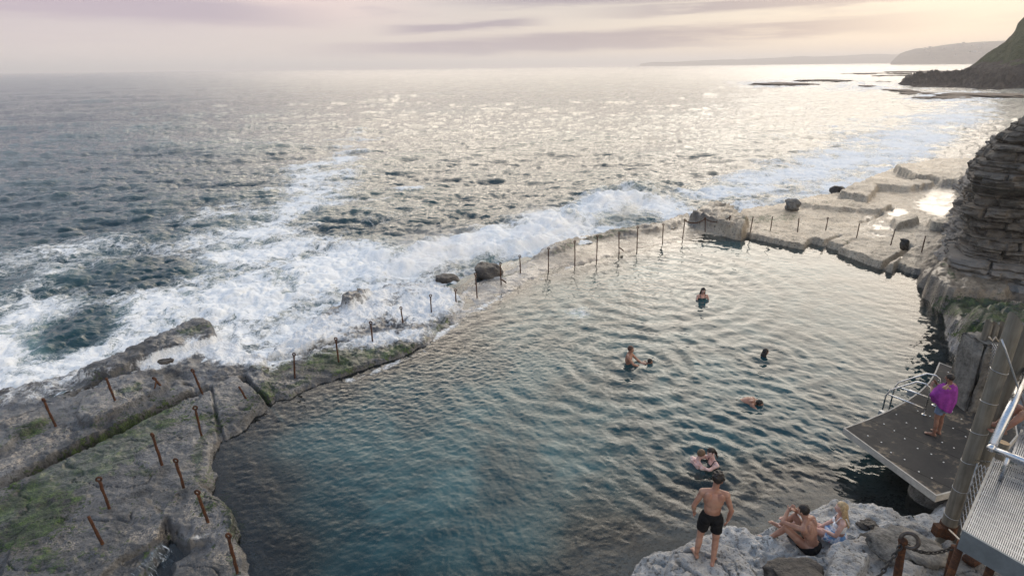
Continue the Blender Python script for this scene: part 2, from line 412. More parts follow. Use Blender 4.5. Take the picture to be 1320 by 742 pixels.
# ------------------------------------------------------------------ rock material
def rock_mat():
    N = NT('ledge_rock'); p = N.pos()
    moss, pale, wet, wash, barn = (N.attr(k) for k in ('moss', 'pale', 'wet', 'wash', 'barn'))
    a = N.noise(p, .7, 8, .62, .4); b = N.noise(p, 3.1, 7, .65); c = N.noise(p, 14, 5, .65); d = N.noise(p, 45, 3, .6)
    ab = N.fmix(.45, a, b)
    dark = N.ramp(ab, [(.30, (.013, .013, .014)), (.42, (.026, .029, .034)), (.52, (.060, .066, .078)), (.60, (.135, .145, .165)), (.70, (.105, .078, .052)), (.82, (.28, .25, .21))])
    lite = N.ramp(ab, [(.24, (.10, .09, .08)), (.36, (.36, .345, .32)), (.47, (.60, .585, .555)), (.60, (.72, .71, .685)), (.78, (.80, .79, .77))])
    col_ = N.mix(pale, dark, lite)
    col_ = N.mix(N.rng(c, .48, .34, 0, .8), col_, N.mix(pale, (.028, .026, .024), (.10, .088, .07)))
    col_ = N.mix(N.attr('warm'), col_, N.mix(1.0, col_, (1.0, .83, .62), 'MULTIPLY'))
    # rusty and ochre staining
    col_ = N.mix(N.math('MULTIPLY', N.rng(N.noise(p, .9, 4, .6), .56, .72), .35), col_, (.20, .125, .06))
    lg = N.rng(N.noise(p, .33, 5, .6, .6), .36, .64, .30, 1.15)
    col_ = N.mix(N.fmix(pale, 1.0, .25), col_, N.n('VectorMath', {0: col_, 3: lg}, operation='SCALE'))
    # barnacle crust
    bm_ = N.math('MULTIPLY', N.rng(N.math('ADD', N.math('MULTIPLY', c, .6), N.math('MULTIPLY', d, .5)), .5, .62), N.rng(N.math('ADD', barn, N.math('MULTIPLY', N.math('SUBTRACT', b, .5), 1.7)), .35, .6))
    col_ = N.mix(N.math('MULTIPLY', bm_, .85), col_, (.56, .48, .38))
    # pits
    v = N.vor(p, 3.4); pit = N.math('MULTIPLY', N.rng(v, .19, .10), N.rng(N.noise(p, 1.1, 2), .5, .62))
    col_ = N.mix(N.math('MULTIPLY', pit, .75), col_, (.035, .03, .025))
    mf = N.rng(N.math('ADD', moss, N.math('MULTIPLY', N.math('SUBTRACT', N.fmix(.55, b, c), .5), 3.0)), .42, .56)
    mcol = N.ramp(N.fmix(.5, b, d), [(.36, (.006, .012, .005)), (.50, (.018, .036, .010)), (.60, (.075, .13, .020)), (.72, (.22, .29, .07))])
    col_ = N.mix(mf, col_, mcol)
    ff, fv = foam_nodes(N, p, wash)
    rough = N.fmix(N.math('MULTIPLY', wet, N.rng(N.noise(p, .55, 5, .6, .5), .42, .60, .25, 1.0)), .8, .16)
    rough = N.math('ADD', rough, N.math('MULTIPLY', N.math('SUBTRACT', c, .5), .5), clamp=True)
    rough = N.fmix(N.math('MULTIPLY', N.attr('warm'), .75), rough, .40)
    rough = N.math('MAXIMUM', rough, N.rng(wet, .9, 1.0, .2, .12))
    wv = N.rng(N.noise(p, .55, 5, .6, .5), .42, .60, .25, 1.0)
    col_ = N.mix(N.math('MULTIPLY', N.math('MULTIPLY', wet, wv), .8), col_, N.mix(1.0, col_, (.35, .35, .36), 'MULTIPLY'))
    col_ = N.mix(ff, col_, (.84, .86, .87))
    rough = N.fmix(ff, rough, .75)
    hh = N.math('ADD', N.math('MULTIPLY', b, .9), N.math('ADD', N.math('MULTIPLY', c, .5), N.math('MULTIPLY', d, .16)))
    hh = N.math('SUBTRACT', hh, N.math('MULTIPLY', pit, .6))
    hh = N.math('ADD', hh, N.math('MULTIPLY', N.math('ADD', mf, ff), .15))
    flat = N.rng(wet, .9, 1.0, 1.0, .03)
    nr = N.bump(hh, N.math('MULTIPLY', flat, 1.0), .13)
    cw = N.math('MULTIPLY', N.math('MULTIPLY', wet, wv), N.math('MULTIPLY', N.math('SUBTRACT', 1.0, ff), .75))
    cn = N.bump(N.fmix(.4, b, N.noise(p, 1.2, 3)), .5, .10)
    return N.done(N.bsdf(col_, rough, nr, **{'Coat Weight': cw, 'Coat Roughness': .14, 'Coat Normal': cn}, spec=N.fmix(wet, .3, N.fmix(N.attr('warm'), .6, 1.0))))
ROCK = rock_mat()

# ------------------------------------------------------------------ rock ledge and shelf (terrain)
NA, NR = 1150, 900
az = np.linspace(R(-60), R(56), NA); dep = np.linspace(math.atan2(CZ, 4.0), math.atan2(CZ, 78.0), NR)
rr = CZ / np.tan(dep)
AZ, RR = np.meshgrid(az, rr); TX = RR * np.sin(AZ); TY = RR * np.cos(AZ)
TH = terrain(TX, TY)
dpool = sdist(TX, TY, POOL)
gx, gy = np.gradient(TH)
keep = (TH > -.9) | (dpool > -.5)
fk = keep[:-1, :-1] | keep[1:, 1:] | keep[:-1, 1:] | keep[1:, :-1]
U, V = proj(TX, TY, np.maximum(TH, 0))
nz = fbm(TX * .8, TY * .8, 4, 55); nz2 = fbm(TX * 2.6, TY * 2.6, 3, 56)
moss = blobs(U, V, [(110, 598, 110, 20, -28, .78), (40, 672, 60, 26, -25, .66), (60, 625, 70, 16, -27, .75), (20, 650, 60, 14, -27, .7), (150, 560, 60, 12, -30, .62), (190, 545, 40, 10, -30, .6), (40, 552, 30, 8, -20, .6), (170, 500, 22, 6, -20, .45), (250, 425, 20, 6, -15, .55),
                    (328, 467, 14, 7, 10, .8), (360, 470, 18, 10, -30, .72), (345, 500, 30, 12, -40, .5), (270, 540, 30, 10, 0, .45), (440, 462, 42, 13, -8, .78), (500, 452, 40, 8, -15, .6), (560, 425, 30, 8, -35, .45),
                    (300, 670, 10, 40, -20, .55), (180, 608, 16, 6, 0, .62), (268, 650, 14, 14, 0, .4), (60, 720, 40, 20, 10, .45), (750, 312, 40, 6, -20, .5), (790, 300, 30, 5, -15, .5),
                    (1275, 400, 60, 11, 6, 1.0), (1260, 425, 26, 10, -5, .85), (985, 282, 22, 5, 0, .55), (1010, 280, 20, 5, 0, .45), (1060, 262, 40, 5, 0, .3),
                    (1175, 660, 8, 14, 30, .5), (1000, 684, 14, 8, -40, .45)])
rim = np.exp(-((dpool + .12) / .16) ** 2)
moss = np.maximum(moss, rim * sst(-.05, .4, nz) * np.where(U > 700, .75, .55))
moss = np.clip(moss * np.where(U < 620, 1.3, 1.1), 0, 1)
moss = np.maximum(moss, np.where((U < 420) & (V > 470),   .25 + .32 * fbm(TX * .45, TY * .45, 3, 57), 0))
mg = np.where(V > 420, sst(760, 830, U), sst(560, 700, U))
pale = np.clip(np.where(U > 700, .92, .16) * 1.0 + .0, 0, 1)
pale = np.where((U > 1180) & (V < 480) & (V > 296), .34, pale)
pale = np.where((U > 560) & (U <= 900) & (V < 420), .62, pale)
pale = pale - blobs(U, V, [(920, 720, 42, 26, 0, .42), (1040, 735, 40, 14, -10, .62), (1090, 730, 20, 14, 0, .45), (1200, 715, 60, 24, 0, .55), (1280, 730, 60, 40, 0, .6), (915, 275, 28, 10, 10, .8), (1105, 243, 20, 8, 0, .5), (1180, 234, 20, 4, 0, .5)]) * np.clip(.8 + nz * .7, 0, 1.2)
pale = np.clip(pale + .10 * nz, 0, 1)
wet = np.where(U > 700, .18, .72)
wet = np.where((V < 420) & (U > 540), .55, wet)
wet = np.where((V < 345) & (U > 930), .22, wet)
wet = np.where((V < 425) & (U > 560) & (U < 945) & (TH < .12), .92, wet)
wet = np.maximum(wet, sst(.25, .02, TH) * .85)
for b in BASINS: wet = np.where((TH <= .2005) & (sdist(TX, TY, b) > -.6), 1.0, wet)
wet = np.maximum(wet, blobs(U, V, [(1000, 712, 18, 10, -30, .9)]))
wash = blobs(U, V, [(0, 515, 60, 14, -22, .52), (100, 483, 80, 14, -22, .70), (220, 458, 50, 12, -18, .92), (275, 448, 40, 12, 10, .98), (300, 455, 40, 12, 0, .9), (400, 428, 60, 16, -32, .82), (470, 400, 70, 22, -28, .92), (540, 392, 48, 22, -15, 1.0), (565, 385, 26, 20, 0, .95), (500, 435, 60, 12, -10, .72),
                    (600, 408, 30, 10, -30, .34), (640, 372, 26, 7, -25, .40), (680, 352, 30, 6, -25, .30), (830, 305, 24, 4, -30, .34), (870, 296, 20, 4, -35, .34), (705, 320, 22, 6, -20, .45), (640, 350, 26, 8, -15, .8), (205, 730, 16, 10, 30, .40), (262, 690, 30, 4, -15, .42)])
wash = np.clip((wash * .93 + .05 * nz2 * (wash > .2)) * (1 - .55 * sst(.30, .55, TH) * (U < 300)), 0, 1)
barn = 1.35 * blobs(U, V, [(40, 580, 50, 10, -25, .6), (150, 515, 40, 10, -25, .62), (60, 680, 60, 30, 0, .35), (80, 700, 40, 20, 0, .4), (190, 690, 30, 10, 0, .5), (260, 660, 40, 30, 0, .35), (300, 720, 30, 20, 0, .4), (25, 540, 40, 10, 0, .4)])
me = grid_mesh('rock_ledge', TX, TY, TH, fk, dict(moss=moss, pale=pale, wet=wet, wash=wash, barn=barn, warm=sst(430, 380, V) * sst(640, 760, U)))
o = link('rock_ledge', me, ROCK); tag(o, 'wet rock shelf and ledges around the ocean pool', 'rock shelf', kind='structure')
def ground(px, py, z=.3):
    for _ in range(8):
        p = at(px, py, z); z = float(terrain(np.array([p.x]), np.array([p.y]))[0])
    return at(px, py, z)

# ------------------------------------------------------------------ sea
TA = tile(512, 330, R(-80), 34, .66, 4.5, 2.2, 1, 3.9)
TB = tile(512, 61, R(-84), 6.0, .27, 4.0, .35, 2, 3.4)
TC = tile(512, 19, R(-76), 2.0, .12, 1.4, .12, 3, 3.3)
azs = np.linspace(R(-64), R(60), 1250)
d1 = np.linspace(R(44), R(1.0), 860); d2 = np.exp(np.linspace(math.log(R(1.0)), math.log(CZ / 9000), 70))[1:]
rs = CZ / np.tan(np.concatenate([d1, d2]))
A2, R2 = np.meshgrid(azs, rs); SX = R2 * np.sin(A2); SY = R2 * np.cos(A2)
din = np.where(R2 < 110, sdist(SX, SY, INNER), -50.0)           # distance inland
off = np.clip(-din, 0, None)
U, V = proj(SX, SY, 0)
a1, ax1, ay1 = samp(TA, SX, SY); a2, ax2, ay2 = samp(TA, SX * .71 + 40, SY * .71 - 9, .5)
b1, bx1, by1 = samp(TB, SX, SY, .2); c1, cx1, cy1 = samp(TC, SX, SY, -.3)
damp = .28 + .72 * sst(1.5, 16, off)
fb = np.clip(600 / R2, 0, 1); fc = np.clip(120 / R2, 0, 1)
Z = damp * (.75 * a1 + .75 * a2) + b1 * fb * (.5 + .5 * damp) + c1 * fc
DX = damp * .8 * (ax1 + ax2) + 1.0 * bx1 * fb + .8 * cx1 * fc
DY = damp * .8 * (ay1 + ay2) + 1.0 * by1 * fb + .8 * cy1 * fc
# breaking mounds against the ledge
mound = blobs(U, V, [(800, 258, 50, 14, -8, 1.1), (700, 300, 55, 15, -18, .85), (600, 320, 60, 15, -12, .7), (520, 330, 50, 15, -10, .75), (330, 380, 90, 18, -15, .45), (460, 168, 20, 4, 0, .7), (1170, 225, 20, 8, 0, .4)])
mz = fbm(SX * .8, SY * .8, 5, 91); Z = Z + mound * (.42 + .75 * mz) + .12 * sst(20, 2, off) * fbm(SX * 2.0, SY * 2.0, 4, 92)
XX = SX + 1.15 * DX * sst(.3, 2.0, off); YY = SY + 1.15 * DY * sst(.3, 2.0, off)
# crest measure for white water
crest = sst(.35, 1.0, (b1 / TB[0].std() * .35 + (a1 + a2) / TA[0].std() * .35) - .55)
fd = blobs(U, V, [(0, 465, 90, 42, -15, .80), (60, 420, 90, 36, -10, .72), (200, 410, 110, 42, -12, .78), (150, 445, 90, 14, -20, .85), (320, 385, 110, 36, -15, .84), (300, 325, 170, 48, -15, .66), (120, 330, 150, 30, -12, .50), (430, 350, 100, 36, -15, .86), (400, 262, 60, 46, -30, .66),
                  (440, 205, 46, 24, -35, .52), (540, 335, 80, 22, -14, .78), (620, 318, 80, 20, -16, .78), (700, 300, 60, 19, -16, .78), (780, 268, 60, 22, -14, .78), (850, 272, 50, 14, -5, .82),
                  (930, 250, 80, 14, -5, .68), (1000, 225, 90, 18, -10, .62), (1090, 205, 90, 26, -15, .70), (1180, 180, 70, 30, -20, .72), (1230, 150, 60, 20, -10, .62), (1100, 165, 90, 16, -8, .42), (1000, 108, 60, 6, 0, .6), (1120, 112, 80, 8, 0, .52), (1230, 125, 60, 8, 0, .7), (1250, 100, 60, 6, 0, .4),
                  (100, 350, 120, 30, -12, .50), (0, 395, 70, 26, -10, .5), (460, 170, 22, 5, 0, .45), (430, 175, 30, 6, 0, .3)])
hole = blobs(U, V, [(100, 425, 40, 18, -15, .42), (200, 345, 50, 16, -15, .34), (420, 285, 40, 10, -10, .22), (560, 285, 60, 12, -8, .2)])
near = sst(5, .5, off) * .55
fdens = np.clip(np.maximum(fd - hole, near + .25 * fd) + .22 * crest * (R2 < 160) * (U < 620) + .10 * fbm(SX * .09, SY * .09, 3, 95), 0, 1)
fdens = fdens + .12 * crest * np.clip(fd * 2, 0, 1)
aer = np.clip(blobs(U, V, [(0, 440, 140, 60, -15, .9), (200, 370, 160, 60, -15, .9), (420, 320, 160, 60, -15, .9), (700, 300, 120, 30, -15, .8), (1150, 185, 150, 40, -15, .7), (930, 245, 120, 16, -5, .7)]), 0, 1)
ok = din < 1.0
fk = ok[:-1, :-1] & ok[1:, 1:] & ok[:-1, 1:] & ok[1:, :-1]
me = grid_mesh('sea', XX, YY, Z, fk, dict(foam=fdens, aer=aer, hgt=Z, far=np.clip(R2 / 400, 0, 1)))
def sea_mat():
    N = NT('sea_water'); p = N.pos()
    ff, fv = foam_nodes(N, p, N.attr('foam'))
    aer = N.attr('aer'); hgt = N.attr('hgt'); far = N.attr('far')
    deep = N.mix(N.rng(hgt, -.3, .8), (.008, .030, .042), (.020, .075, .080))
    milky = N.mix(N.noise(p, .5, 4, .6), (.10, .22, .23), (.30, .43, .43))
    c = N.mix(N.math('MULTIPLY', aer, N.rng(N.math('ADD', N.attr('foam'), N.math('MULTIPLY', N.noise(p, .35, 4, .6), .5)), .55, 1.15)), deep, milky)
    h = N.math('ADD', N.noise(N.map(p, (.6, 1.5, 1), (0, 0, .2)), 1.5, 6, .62, .3), N.math('MULTIPLY', N.noise(N.map(p, (.5, 1.6, 1), (0, 0, -.25)), .42, 6, .62, .3), 2.4))
    nb = N.bump(h, 1.0, N.fmix(N.rng(far, 0, .5), .08, .20))
    fh = N.math('ADD', N.math('MULTIPLY', ff, .8), N.math('MULTIPLY', N.noise(p, 5, 6, .7), .7))
    nf = N.bump(fh, .75, .12)
    w = N.bsdf(c, N.fmix(far, .06, .14), nb, spec=.5, IOR=1.333)
    fo = N.bsdf(N.mix(N.noise(p, 2.4, 5, .6), (.70, .74, .76), (.90, .91, .91)), .85, nf, spec=.1)
    return N.done(N.n('MixShader', {0: ff, 1: w, 2: fo}))
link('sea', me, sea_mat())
tag(bpy.data.objects['sea'], 'choppy open sea with white water along the ledge', 'sea', kind='structure')

# ------------------------------------------------------------------ pool water
SWIM = [(905, 384), (810, 466), (832, 468), (985, 459), (971, 519), (902, 598)]
TP = tile(512, 21, R(223), 1.15, .046, 5.0, .10, 5, 3.7)
TQ = tile(512, 37, R(-82), 2.3, .046, 4.0, .25, 6, 3.9)
TS = tile(512, 7, R(-85), .42, .021, 1.5, .06, 7, 3.6)
azp = np.linspace(R(-42), R(46), 1050); dpp = np.linspace(math.atan2(CZ, 6.0), math.atan2(CZ, 34.0), 900)
A3, R3 = np.meshgrid(azp, CZ / np.tan(dpp)); QX = R3 * np.sin(A3); QY = R3 * np.cos(A3)
TT = terrain(QX, QY); sp = sdist(QX, QY, POOL)
U, V = proj(QX, QY, 0)
amp = (.17 + .40 * sst(520, 860, U)) * (1 - .35 * sst(560, 680, V) * sst(900, 780, U)) * (1 - .45 * sst(460, 340, V)) * (1 + .55 * sst(820, 960, U) * sst(400, 470, V)) * sst(0, 1.2, sp)
fq = sst(480, 380, V)
amp = amp * (.85 + .5 * fbm(QX * .25, QY * .25, 3, 71))
QZ = amp * (samp(TP, QX, QY)[0] * (1 - .65 * fq) + samp(TQ, QX, QY)[0] * (.45 + .5 * fq)) + samp(TS, QX, QY)[0] * (.35 + .65 * blobs(U, V, [(600, 470, 150, 45, -15, .9), (480, 505, 100, 26, -18, .8), (800, 360, 150, 40, 0, .6)])) * sst(0, .6, sp)
for k, (sx, sy) in enumerate(SWIM):
    c = at(sx, sy, 0); r = np.hypot(QX - c.x, QY - c.y)
    L = (1.6, 3.2, 1.4, 1.6, 1.5, 1.1)[k]; A = (.012, .020, .016, .014, .014, .042)[k]
    QZ += A * np.cos(2 * np.pi * r / (.55 if k != 1 else .75) + k) * np.exp(-r / L) * sst(0, .35, r) * sst(0, .8, sp)
c = at(838, 372, 0); r = np.hypot(QX - c.x, QY - c.y); QZ += .013 * np.cos(2 * np.pi * r / .95) * np.exp(-((r - 3.6) / 2.8) ** 2)
for cx_, cy_, wl, r0_, wd, am in ((560, 520, .7, 5.0, 3.5, .0025), (905, 330, .8, 2.5, 2.5, .006), (720, 470, .62, 3.2, 2.2, .006)):
    c = at(cx_, cy_, 0); r = np.hypot(QX - c.x, QY - c.y); QZ += am * np.cos(2 * np.pi * r / wl) * np.exp(-((r - r0_) / wd) ** 2) * sst(0, 1, sp)
keep = (sp > -1.6) & (TT < .16)
fk = keep[:-1, :-1] | keep[1:, 1:]
pf = blobs(U, V, [(740, 404, 26, 10, -8, .50), (640, 385, 46, 5, -30, .50), (500, 472, 50, 4, -22, .52), (452, 490, 8, 4, 0, .6), (575, 425, 30, 5, -35, .5), (700, 360, 40, 5, -25, .40), (860, 310, 14, 4, -50, .45)])
turq = np.clip(blobs(U, V, [(690, 590, 110, 40, -25, .42), (740, 404, 40, 12, -8, 1.0), (700, 700, 160, 40, -15, .36), (560, 620, 160, 80, -30, .34)]) * (.7 + .9 * fbm(QX * .8, QY * .8, 4, 61)), 0, 1)
depth = np.clip(-TT, -.2, 2.5)
me = grid_mesh('pool_water', QX, QY, QZ + .004, fk, dict(depth=depth, foam=pf, turq=turq))
def pool_mat():
    N = NT('pool_water'); p = N.pos()
    ff, fv = foam_nodes(N, p, N.attr('foam'))
    d = N.attr('depth'); cl = N.noise(p, .5, 6, .62, .6)
    c = N.mix(N.rng(cl, .35, .68), (.008, .036, .046), (.034, .088, .098))
    c = N.mix(N.math('MULTIPLY', N.attr('turq'), N.rng(N.noise(p, .9, 6, .65, .8), .35, .7)), c, (.10, .20, .21))
    c = N.mix(N.rng(d, .75, .15), c, (.034, .034, .028))
    h = N.noise(N.map(p, (1, 1.7, 1), (0, 0, .5)), 4.2, 3, .5)
    nb = N.bump(h, .3, .008)
    body = N.n('MixShader', {0: N.rng(d, .02, 1.1, .08, 1.0), 1: N.n('BsdfTransparent', {'Color': (.62, .66, .64, 1)}), 2: N.n('BsdfDiffuse', {'Color': c})})
    gl = N.n('BsdfGlossy', {'Color': (1, 1, 1, 1), 'Roughness': .045, 'Normal': nb})
    w = N.n('MixShader', {0: N.n('Fresnel', {'IOR': 1.333, 'Normal': nb}), 1: body, 2: gl})
    fo = N.n('BsdfDiffuse', {'Color': (.8, .82, .82, 1), 'Normal': N.bump(ff, .5, .05)})
    return N.done(N.n('MixShader', {0: ff, 1: w, 2: fo}))
link('pool_water', me, pool_mat())
tag(bpy.data.objects['pool_water'], 'rippled dark teal water of the ocean pool', 'pool', kind='structure')

# ------------------------------------------------------------------ water spilling through the gap in the left ledge
ta, tb = at(166, 742, .20), at(211, 697, .20); nn_ = 70; tt_ = np.linspace(0, 1, nn_); ss_ = np.linspace(0, 1, 16)
T_, S_ = np.meshgrid(tt_, ss_); wob = .05 * fbm(T_ * 9, S_ * 1.5, 3, 701)
WX = ta.x + (tb.x - ta.x) * T_ + (.22 + .10 * fbm(T_ * 5, S_ * 0, 2, 702)) * S_ ** .7 + 1.6 * wob; WY = ta.y + (tb.y - ta.y) * T_ - .12 * S_ ** .7 + wob; WZ = .22 - .36 * S_ ** 1.5 + .03 * wob
N = NT('falling_water'); t1, s1_ = N.attr('along'), N.attr('down')
v_ = N.n('CombineXYZ', {0: N.math('MULTIPLY', t1, 34.0), 1: N.math('MULTIPLY', s1_, 1.6), 2: 0.0}); st_ = N.noise(v_, 1.0, 5, .65, .4)
k_ = N.rng(N.math('ADD', st_, N.math('MULTIPLY', s1_, .08)), .53, .74)
fall = N.n('MixShader', {0: N.math('ADD', N.math('MULTIPLY', k_, .80), .03), 1: N.n('BsdfTransparent', {'Color': (.8, .85, .88, 1)}), 2: N.bsdf((.62, .70, .78), .5, spec=.3)})
link('waterfall', grid_mesh('waterfall', WX, WY, WZ, None, dict(along=T_, down=S_)), N.done(fall))
tag(bpy.data.objects['waterfall'], 'thin white water spilling through the gap in the left ledge', 'waterfall', kind='structure')
# ------------------------------------------------------------------ cliff
def cliff_mat():
    N = NT('cliff_rock'); p = N.pos()
    q = N.map(p, (.35, .35, 3.2)); a = N.noise(q, .8, 8, .65, .5); b = N.noise(p, 2.2, 7, .65, .3); c = N.noise(p, 11, 5, .65)
    f = N.fmix(.5, a, b)
    col_ = N.ramp(f, [(.30, (.020, .017, .015)), (.42, (.078, .068, .058)), (.52, (.17, .152, .13)), (.62, (.14, .10, .068)), (.76, (.30, .275, .245))])
    col_ = N.mix(N.rng(c, .48, .32, 0, .6), col_, (.035, .03, .025))
    lw = N.rng(N.n('SeparateXYZ', {0: p}, 2), 2.4, .6)
    col_ = N.mix(N.math('MULTIPLY', lw, .7), col_, N.mix(b, (.16, .15, .14), (.36, .345, .32)))
    h = N.math('ADD', N.math('MULTIPLY', a, .8), N.math('ADD', N.math('MULTIPLY', b, .5), N.math('MULTIPLY', c, .28)))
    return N.done(N.bsdf(col_, .85, N.bump(h, 1.0, .16), spec=.25))
fp = np.array([(44, 12), (31, 16.5), (23, 19.4), (20.0, 20.9), (18.7, 21.4), (18.1, 22.1), (18.7, 23.0), (24.6, 31.5), (37, 46.5), (54, 66)], float)
seg = np.hypot(*np.diff(fp, axis=0).T); cs = np.r_[0, np.cumsum(seg)]
S = np.concatenate([np.linspace(0, 16, 60, False), np.linspace(16, 36, 300, False), np.linspace(36, cs[-1], 160)])
bx = np.interp(S, cs, fp[:, 0]); by = np.interp(S, cs, fp[:, 1])
kk = np.exp(-.5 * (np.arange(-9, 10) / 3.5) ** 2); kk /= kk.sum()
bx = np.convolve(np.pad(bx, 9, 'edge'), kk, 'valid'); by = np.convolve(np.pad(by, 9, 'edge'), kk, 'valid')
tx = np.gradient(bx, S); ty = np.gradient(by, S); tl = np.hypot(tx, ty); ox, oy = -ty / tl, tx / tl
zt = 7.45 + .35 * fbm(S * .25, S * 0, 3, 301) - 4.6 * sst(cs[6] + .5, cs[6] + 13, S)
nv, ntop = 230, 60
v = np.linspace(0, 1, nv)
ZZ = -1.2 + v[:, None] * (zt[None] + 1.2); SS = np.broadcast_to(S, ZZ.shape)
zw = ZZ + .22 * fbm(SS * .22, ZZ * .3, 3, 311) + .05 * SS * .15
lay = np.zeros_like(ZZ)
rg = np.random.default_rng(5); edges = np.cumsum(rg.uniform(.08, .40, 110)) - 3; offs = rg.uniform(-.22, .18, 111)
li = np.searchsorted(edges, zw); dist = zw - np.where(li > 0, edges[np.clip(li - 1, 0, 109)], -9)
cell = np.floor(SS / (.5 + .9 * _hash(li, li * 0, 350)) + 9 * _hash(li, li * 0 + 3, 351))
blk = _hash(li, cell, 352) - .5
lay = offs[li] + (.24 * blk) + .16 * fbm(SS * .8 + li * 7.3, li * 3.7, 3, 315) + .10 * np.exp(-(dist / .05) ** 2) * -1.0
out = lay + .70 * fbm(SS * .35, ZZ * .35, 4, 321) + .26 * fbm(SS * 1.3, ZZ * 2.4, 6, 322, .6) + .05 * fbm(SS * 5, ZZ * 7, 3, 323)
jt = np.abs(fbm(SS * .5 + .15 * li, ZZ * .12 + li * .37, 2, 331)); out -= .28 * (1 - sst(.0, .035, jt))
out += np.clip(1.7 - ZZ, 0, 3) * .34 + .25 * np.exp(-((ZZ - 4.9) / .8) ** 2) - 1.7 * np.clip((ZZ - zt[None] + 1.9) / 1.9, 0, 1) ** 2.0
CX = bx + ox * out; CY = by + oy * out
tt = np.linspace(0, 1, ntop)[1:, None] ** 1.5 * 16
TXc = CX[-1][None] + .90 * tt; TYc = CY[-1][None] + .35 * tt
TZ = ZZ[-1][None] - .22 * tt - .02 * tt ** 2 * .5 + .35 * fbm(TXc * .5, TYc * .5, 4, 341) * np.minimum(1, tt)
me = grid_mesh('cliff', np.vstack([CX, TXc]), np.vstack([CY, TYc]), np.vstack([ZZ, TZ]))
me.flip_normals(); sharp(me, 26)
o = link('cliff', me, cliff_mat()); tag(o, 'layered sandstone cliff beside the pool', 'cliff', kind='structure')

# ------------------------------------------------------------------ dark headland with green slope
def hill_mat():
    N = NT('headland_soil'); p = N.pos()
    g = N.attr('green'); a = N.noise(p, .10, 7, .65); b = N.noise(p, .6, 6, .65); c = N.noise(p, 2.0, 4, .65)
    rock = N.ramp(N.fmix(.5, a, b), [(.34, (.016, .013, .011)), (.5, (.07, .055, .044)), (.64, (.17, .135, .105))])
    grass = N.ramp(N.fmix(.5, b, c), [(.3, (.022, .034, .010)), (.55, (.06, .075, .022)), (.75, (.12, .11, .04))])
    m = N.rng(N.math('ADD', g, N.math('MULTIPLY', N.math('SUBTRACT', a, .5), 1.3)), .4, .62)
    return N.done(N.bsdf(N.mix(m, rock, grass), .9, N.bump(N.math('ADD', b, c), 1.0, 1.2), spec=.2))
prof = [(1150, 113), (1165, 106), (1180, 102), (1205, 99), (1228, 97), (1243, 92.5), (1252, 84), (1262, 76), (1274, 67), (1290, 55), (1303, 46), (1309, 38), (1311, 30), (1316, 25), (1324, 16), (1345, 2), (1400, -25), (1600, -60)]
DH = 250.0
pa = [atD(x, y, DH).x / DH for x, y in prof]; pz = [max(.0, atD(x, y, DH).z) for x, y in prof]
A = np.linspace(pa[0] - .02, pa[-1], 460); Yv = np.concatenate([np.linspace(190, 262, 150), np.linspace(264, 520, 60)])
HA, HY = np.meshgrid(A, Yv); HX = HA * HY
pr = np.interp(HA, pa, pz)
front = 246 - np.interp(HA, [pa[0], pa[5], pa[8], pa[12], pa[-1]], [8, 22, 34, 46, 54]) + 5 * fbm(HX * .05, HY * .02, 3, 401)
ramp_ = np.clip((HY - front) / (DH + 2 - front), 0, 1)
apron = 1.7 * sst(-9, 4, HY - front + 3 * fbm(HX * .12, HY * .12, 3, 402)) * sst(pa[0] - .01, pa[3], HA)
HZ = np.maximum(pr * ramp_ ** .9, np.minimum(apron, pr + 1.0)) - .8
rk = np.abs(fbm(HX * .24, HY * .24, 5, 403, .68)); big = fbm(HX * .06, HY * .06, 4, 404)
HZ += 5.5 * rk * sst(9, 1, HZ) * sst(-.6, .6, HZ) + 1.7 * fbm(HX * .2, HY * .2, 6, 405, .6) * sst(1, 5, HZ) + 3.0 * big * sst(4, 10, HZ)
HZ = np.where(HY > 262, HZ - (HY - 262) * .02, HZ)
green = sst(4.5, 9, HZ + 3 * big) * sst(29, 19, HZ + 4 * big) * sst(DH + 30, DH + 2, HY)
me = grid_mesh('headland', HX, HY, HZ, None, dict(green=green)); link('headland', me, hill_mat())
tag(bpy.data.objects['headland'], 'dark rocky headland with a green slope', 'headland', kind='structure')

# ------------------------------------------------------------------ hazy coast far away
def ridge(name, label, prof, D, deep, seed, mat, amp):
    px = np.linspace(prof[0][0], prof[-1][0], 260); py = np.interp(px, [p[0] for p in prof], [p[1] for p in prof])
    c = [atD(a, b, D + deep * .5) for a, b in zip(px, py)]
    x = np.array([p.x for p in c]); z = np.maximum(0.0, np.array([p.z for p in c]))
    u = np.linspace(-1, 1, 61)[:, None]
    shape = np.where(u < 0, sst(-1, -.1, u) ** .8, 1 - .6 * sst(.1, 1, u))
    Y = D + deep * .5 + u * deep * .5 + 0 * x; X = x * (Y / (D + deep * .5))
    Zr = z * shape + amp * fbm(X * 6 / deep, Y * 6 / deep, 5, seed) * shape * sst(0, amp * 2, z) - .5
    me = grid_mesh(name, X, Y, Zr); o = link(name, me, mat); tag(o, label, 'headland', kind='structure'); return X, Y, Zr
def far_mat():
    N = NT('far_headland_hazed_scrub'); p = N.pos(); a = N.noise(p, .012, 7, .65); b = N.noise(p, .06, 4, .6)
    return N.done(N.bsdf(N.ramp(N.fmix(.5, a, b), [(.3, (.10, .085, .06)), (.5, (.22, .18, .14)), (.7, (.34, .28, .23))]), .9, spec=.2))  # land colours lightened so haze fading is partly painted into the surface
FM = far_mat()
RX, RY, RZ = ridge('far_headland', 'hazy built up headland beyond the dark one', [(1148, 81), (1153, 76), (1160, 70), (1168, 67), (1180, 63.5), (1200, 62), (1215, 60), (1240, 56.5), (1262, 54.5), (1285, 54), (1340, 52), (1420, 55)], 1900, 700, 501, FM, 6)
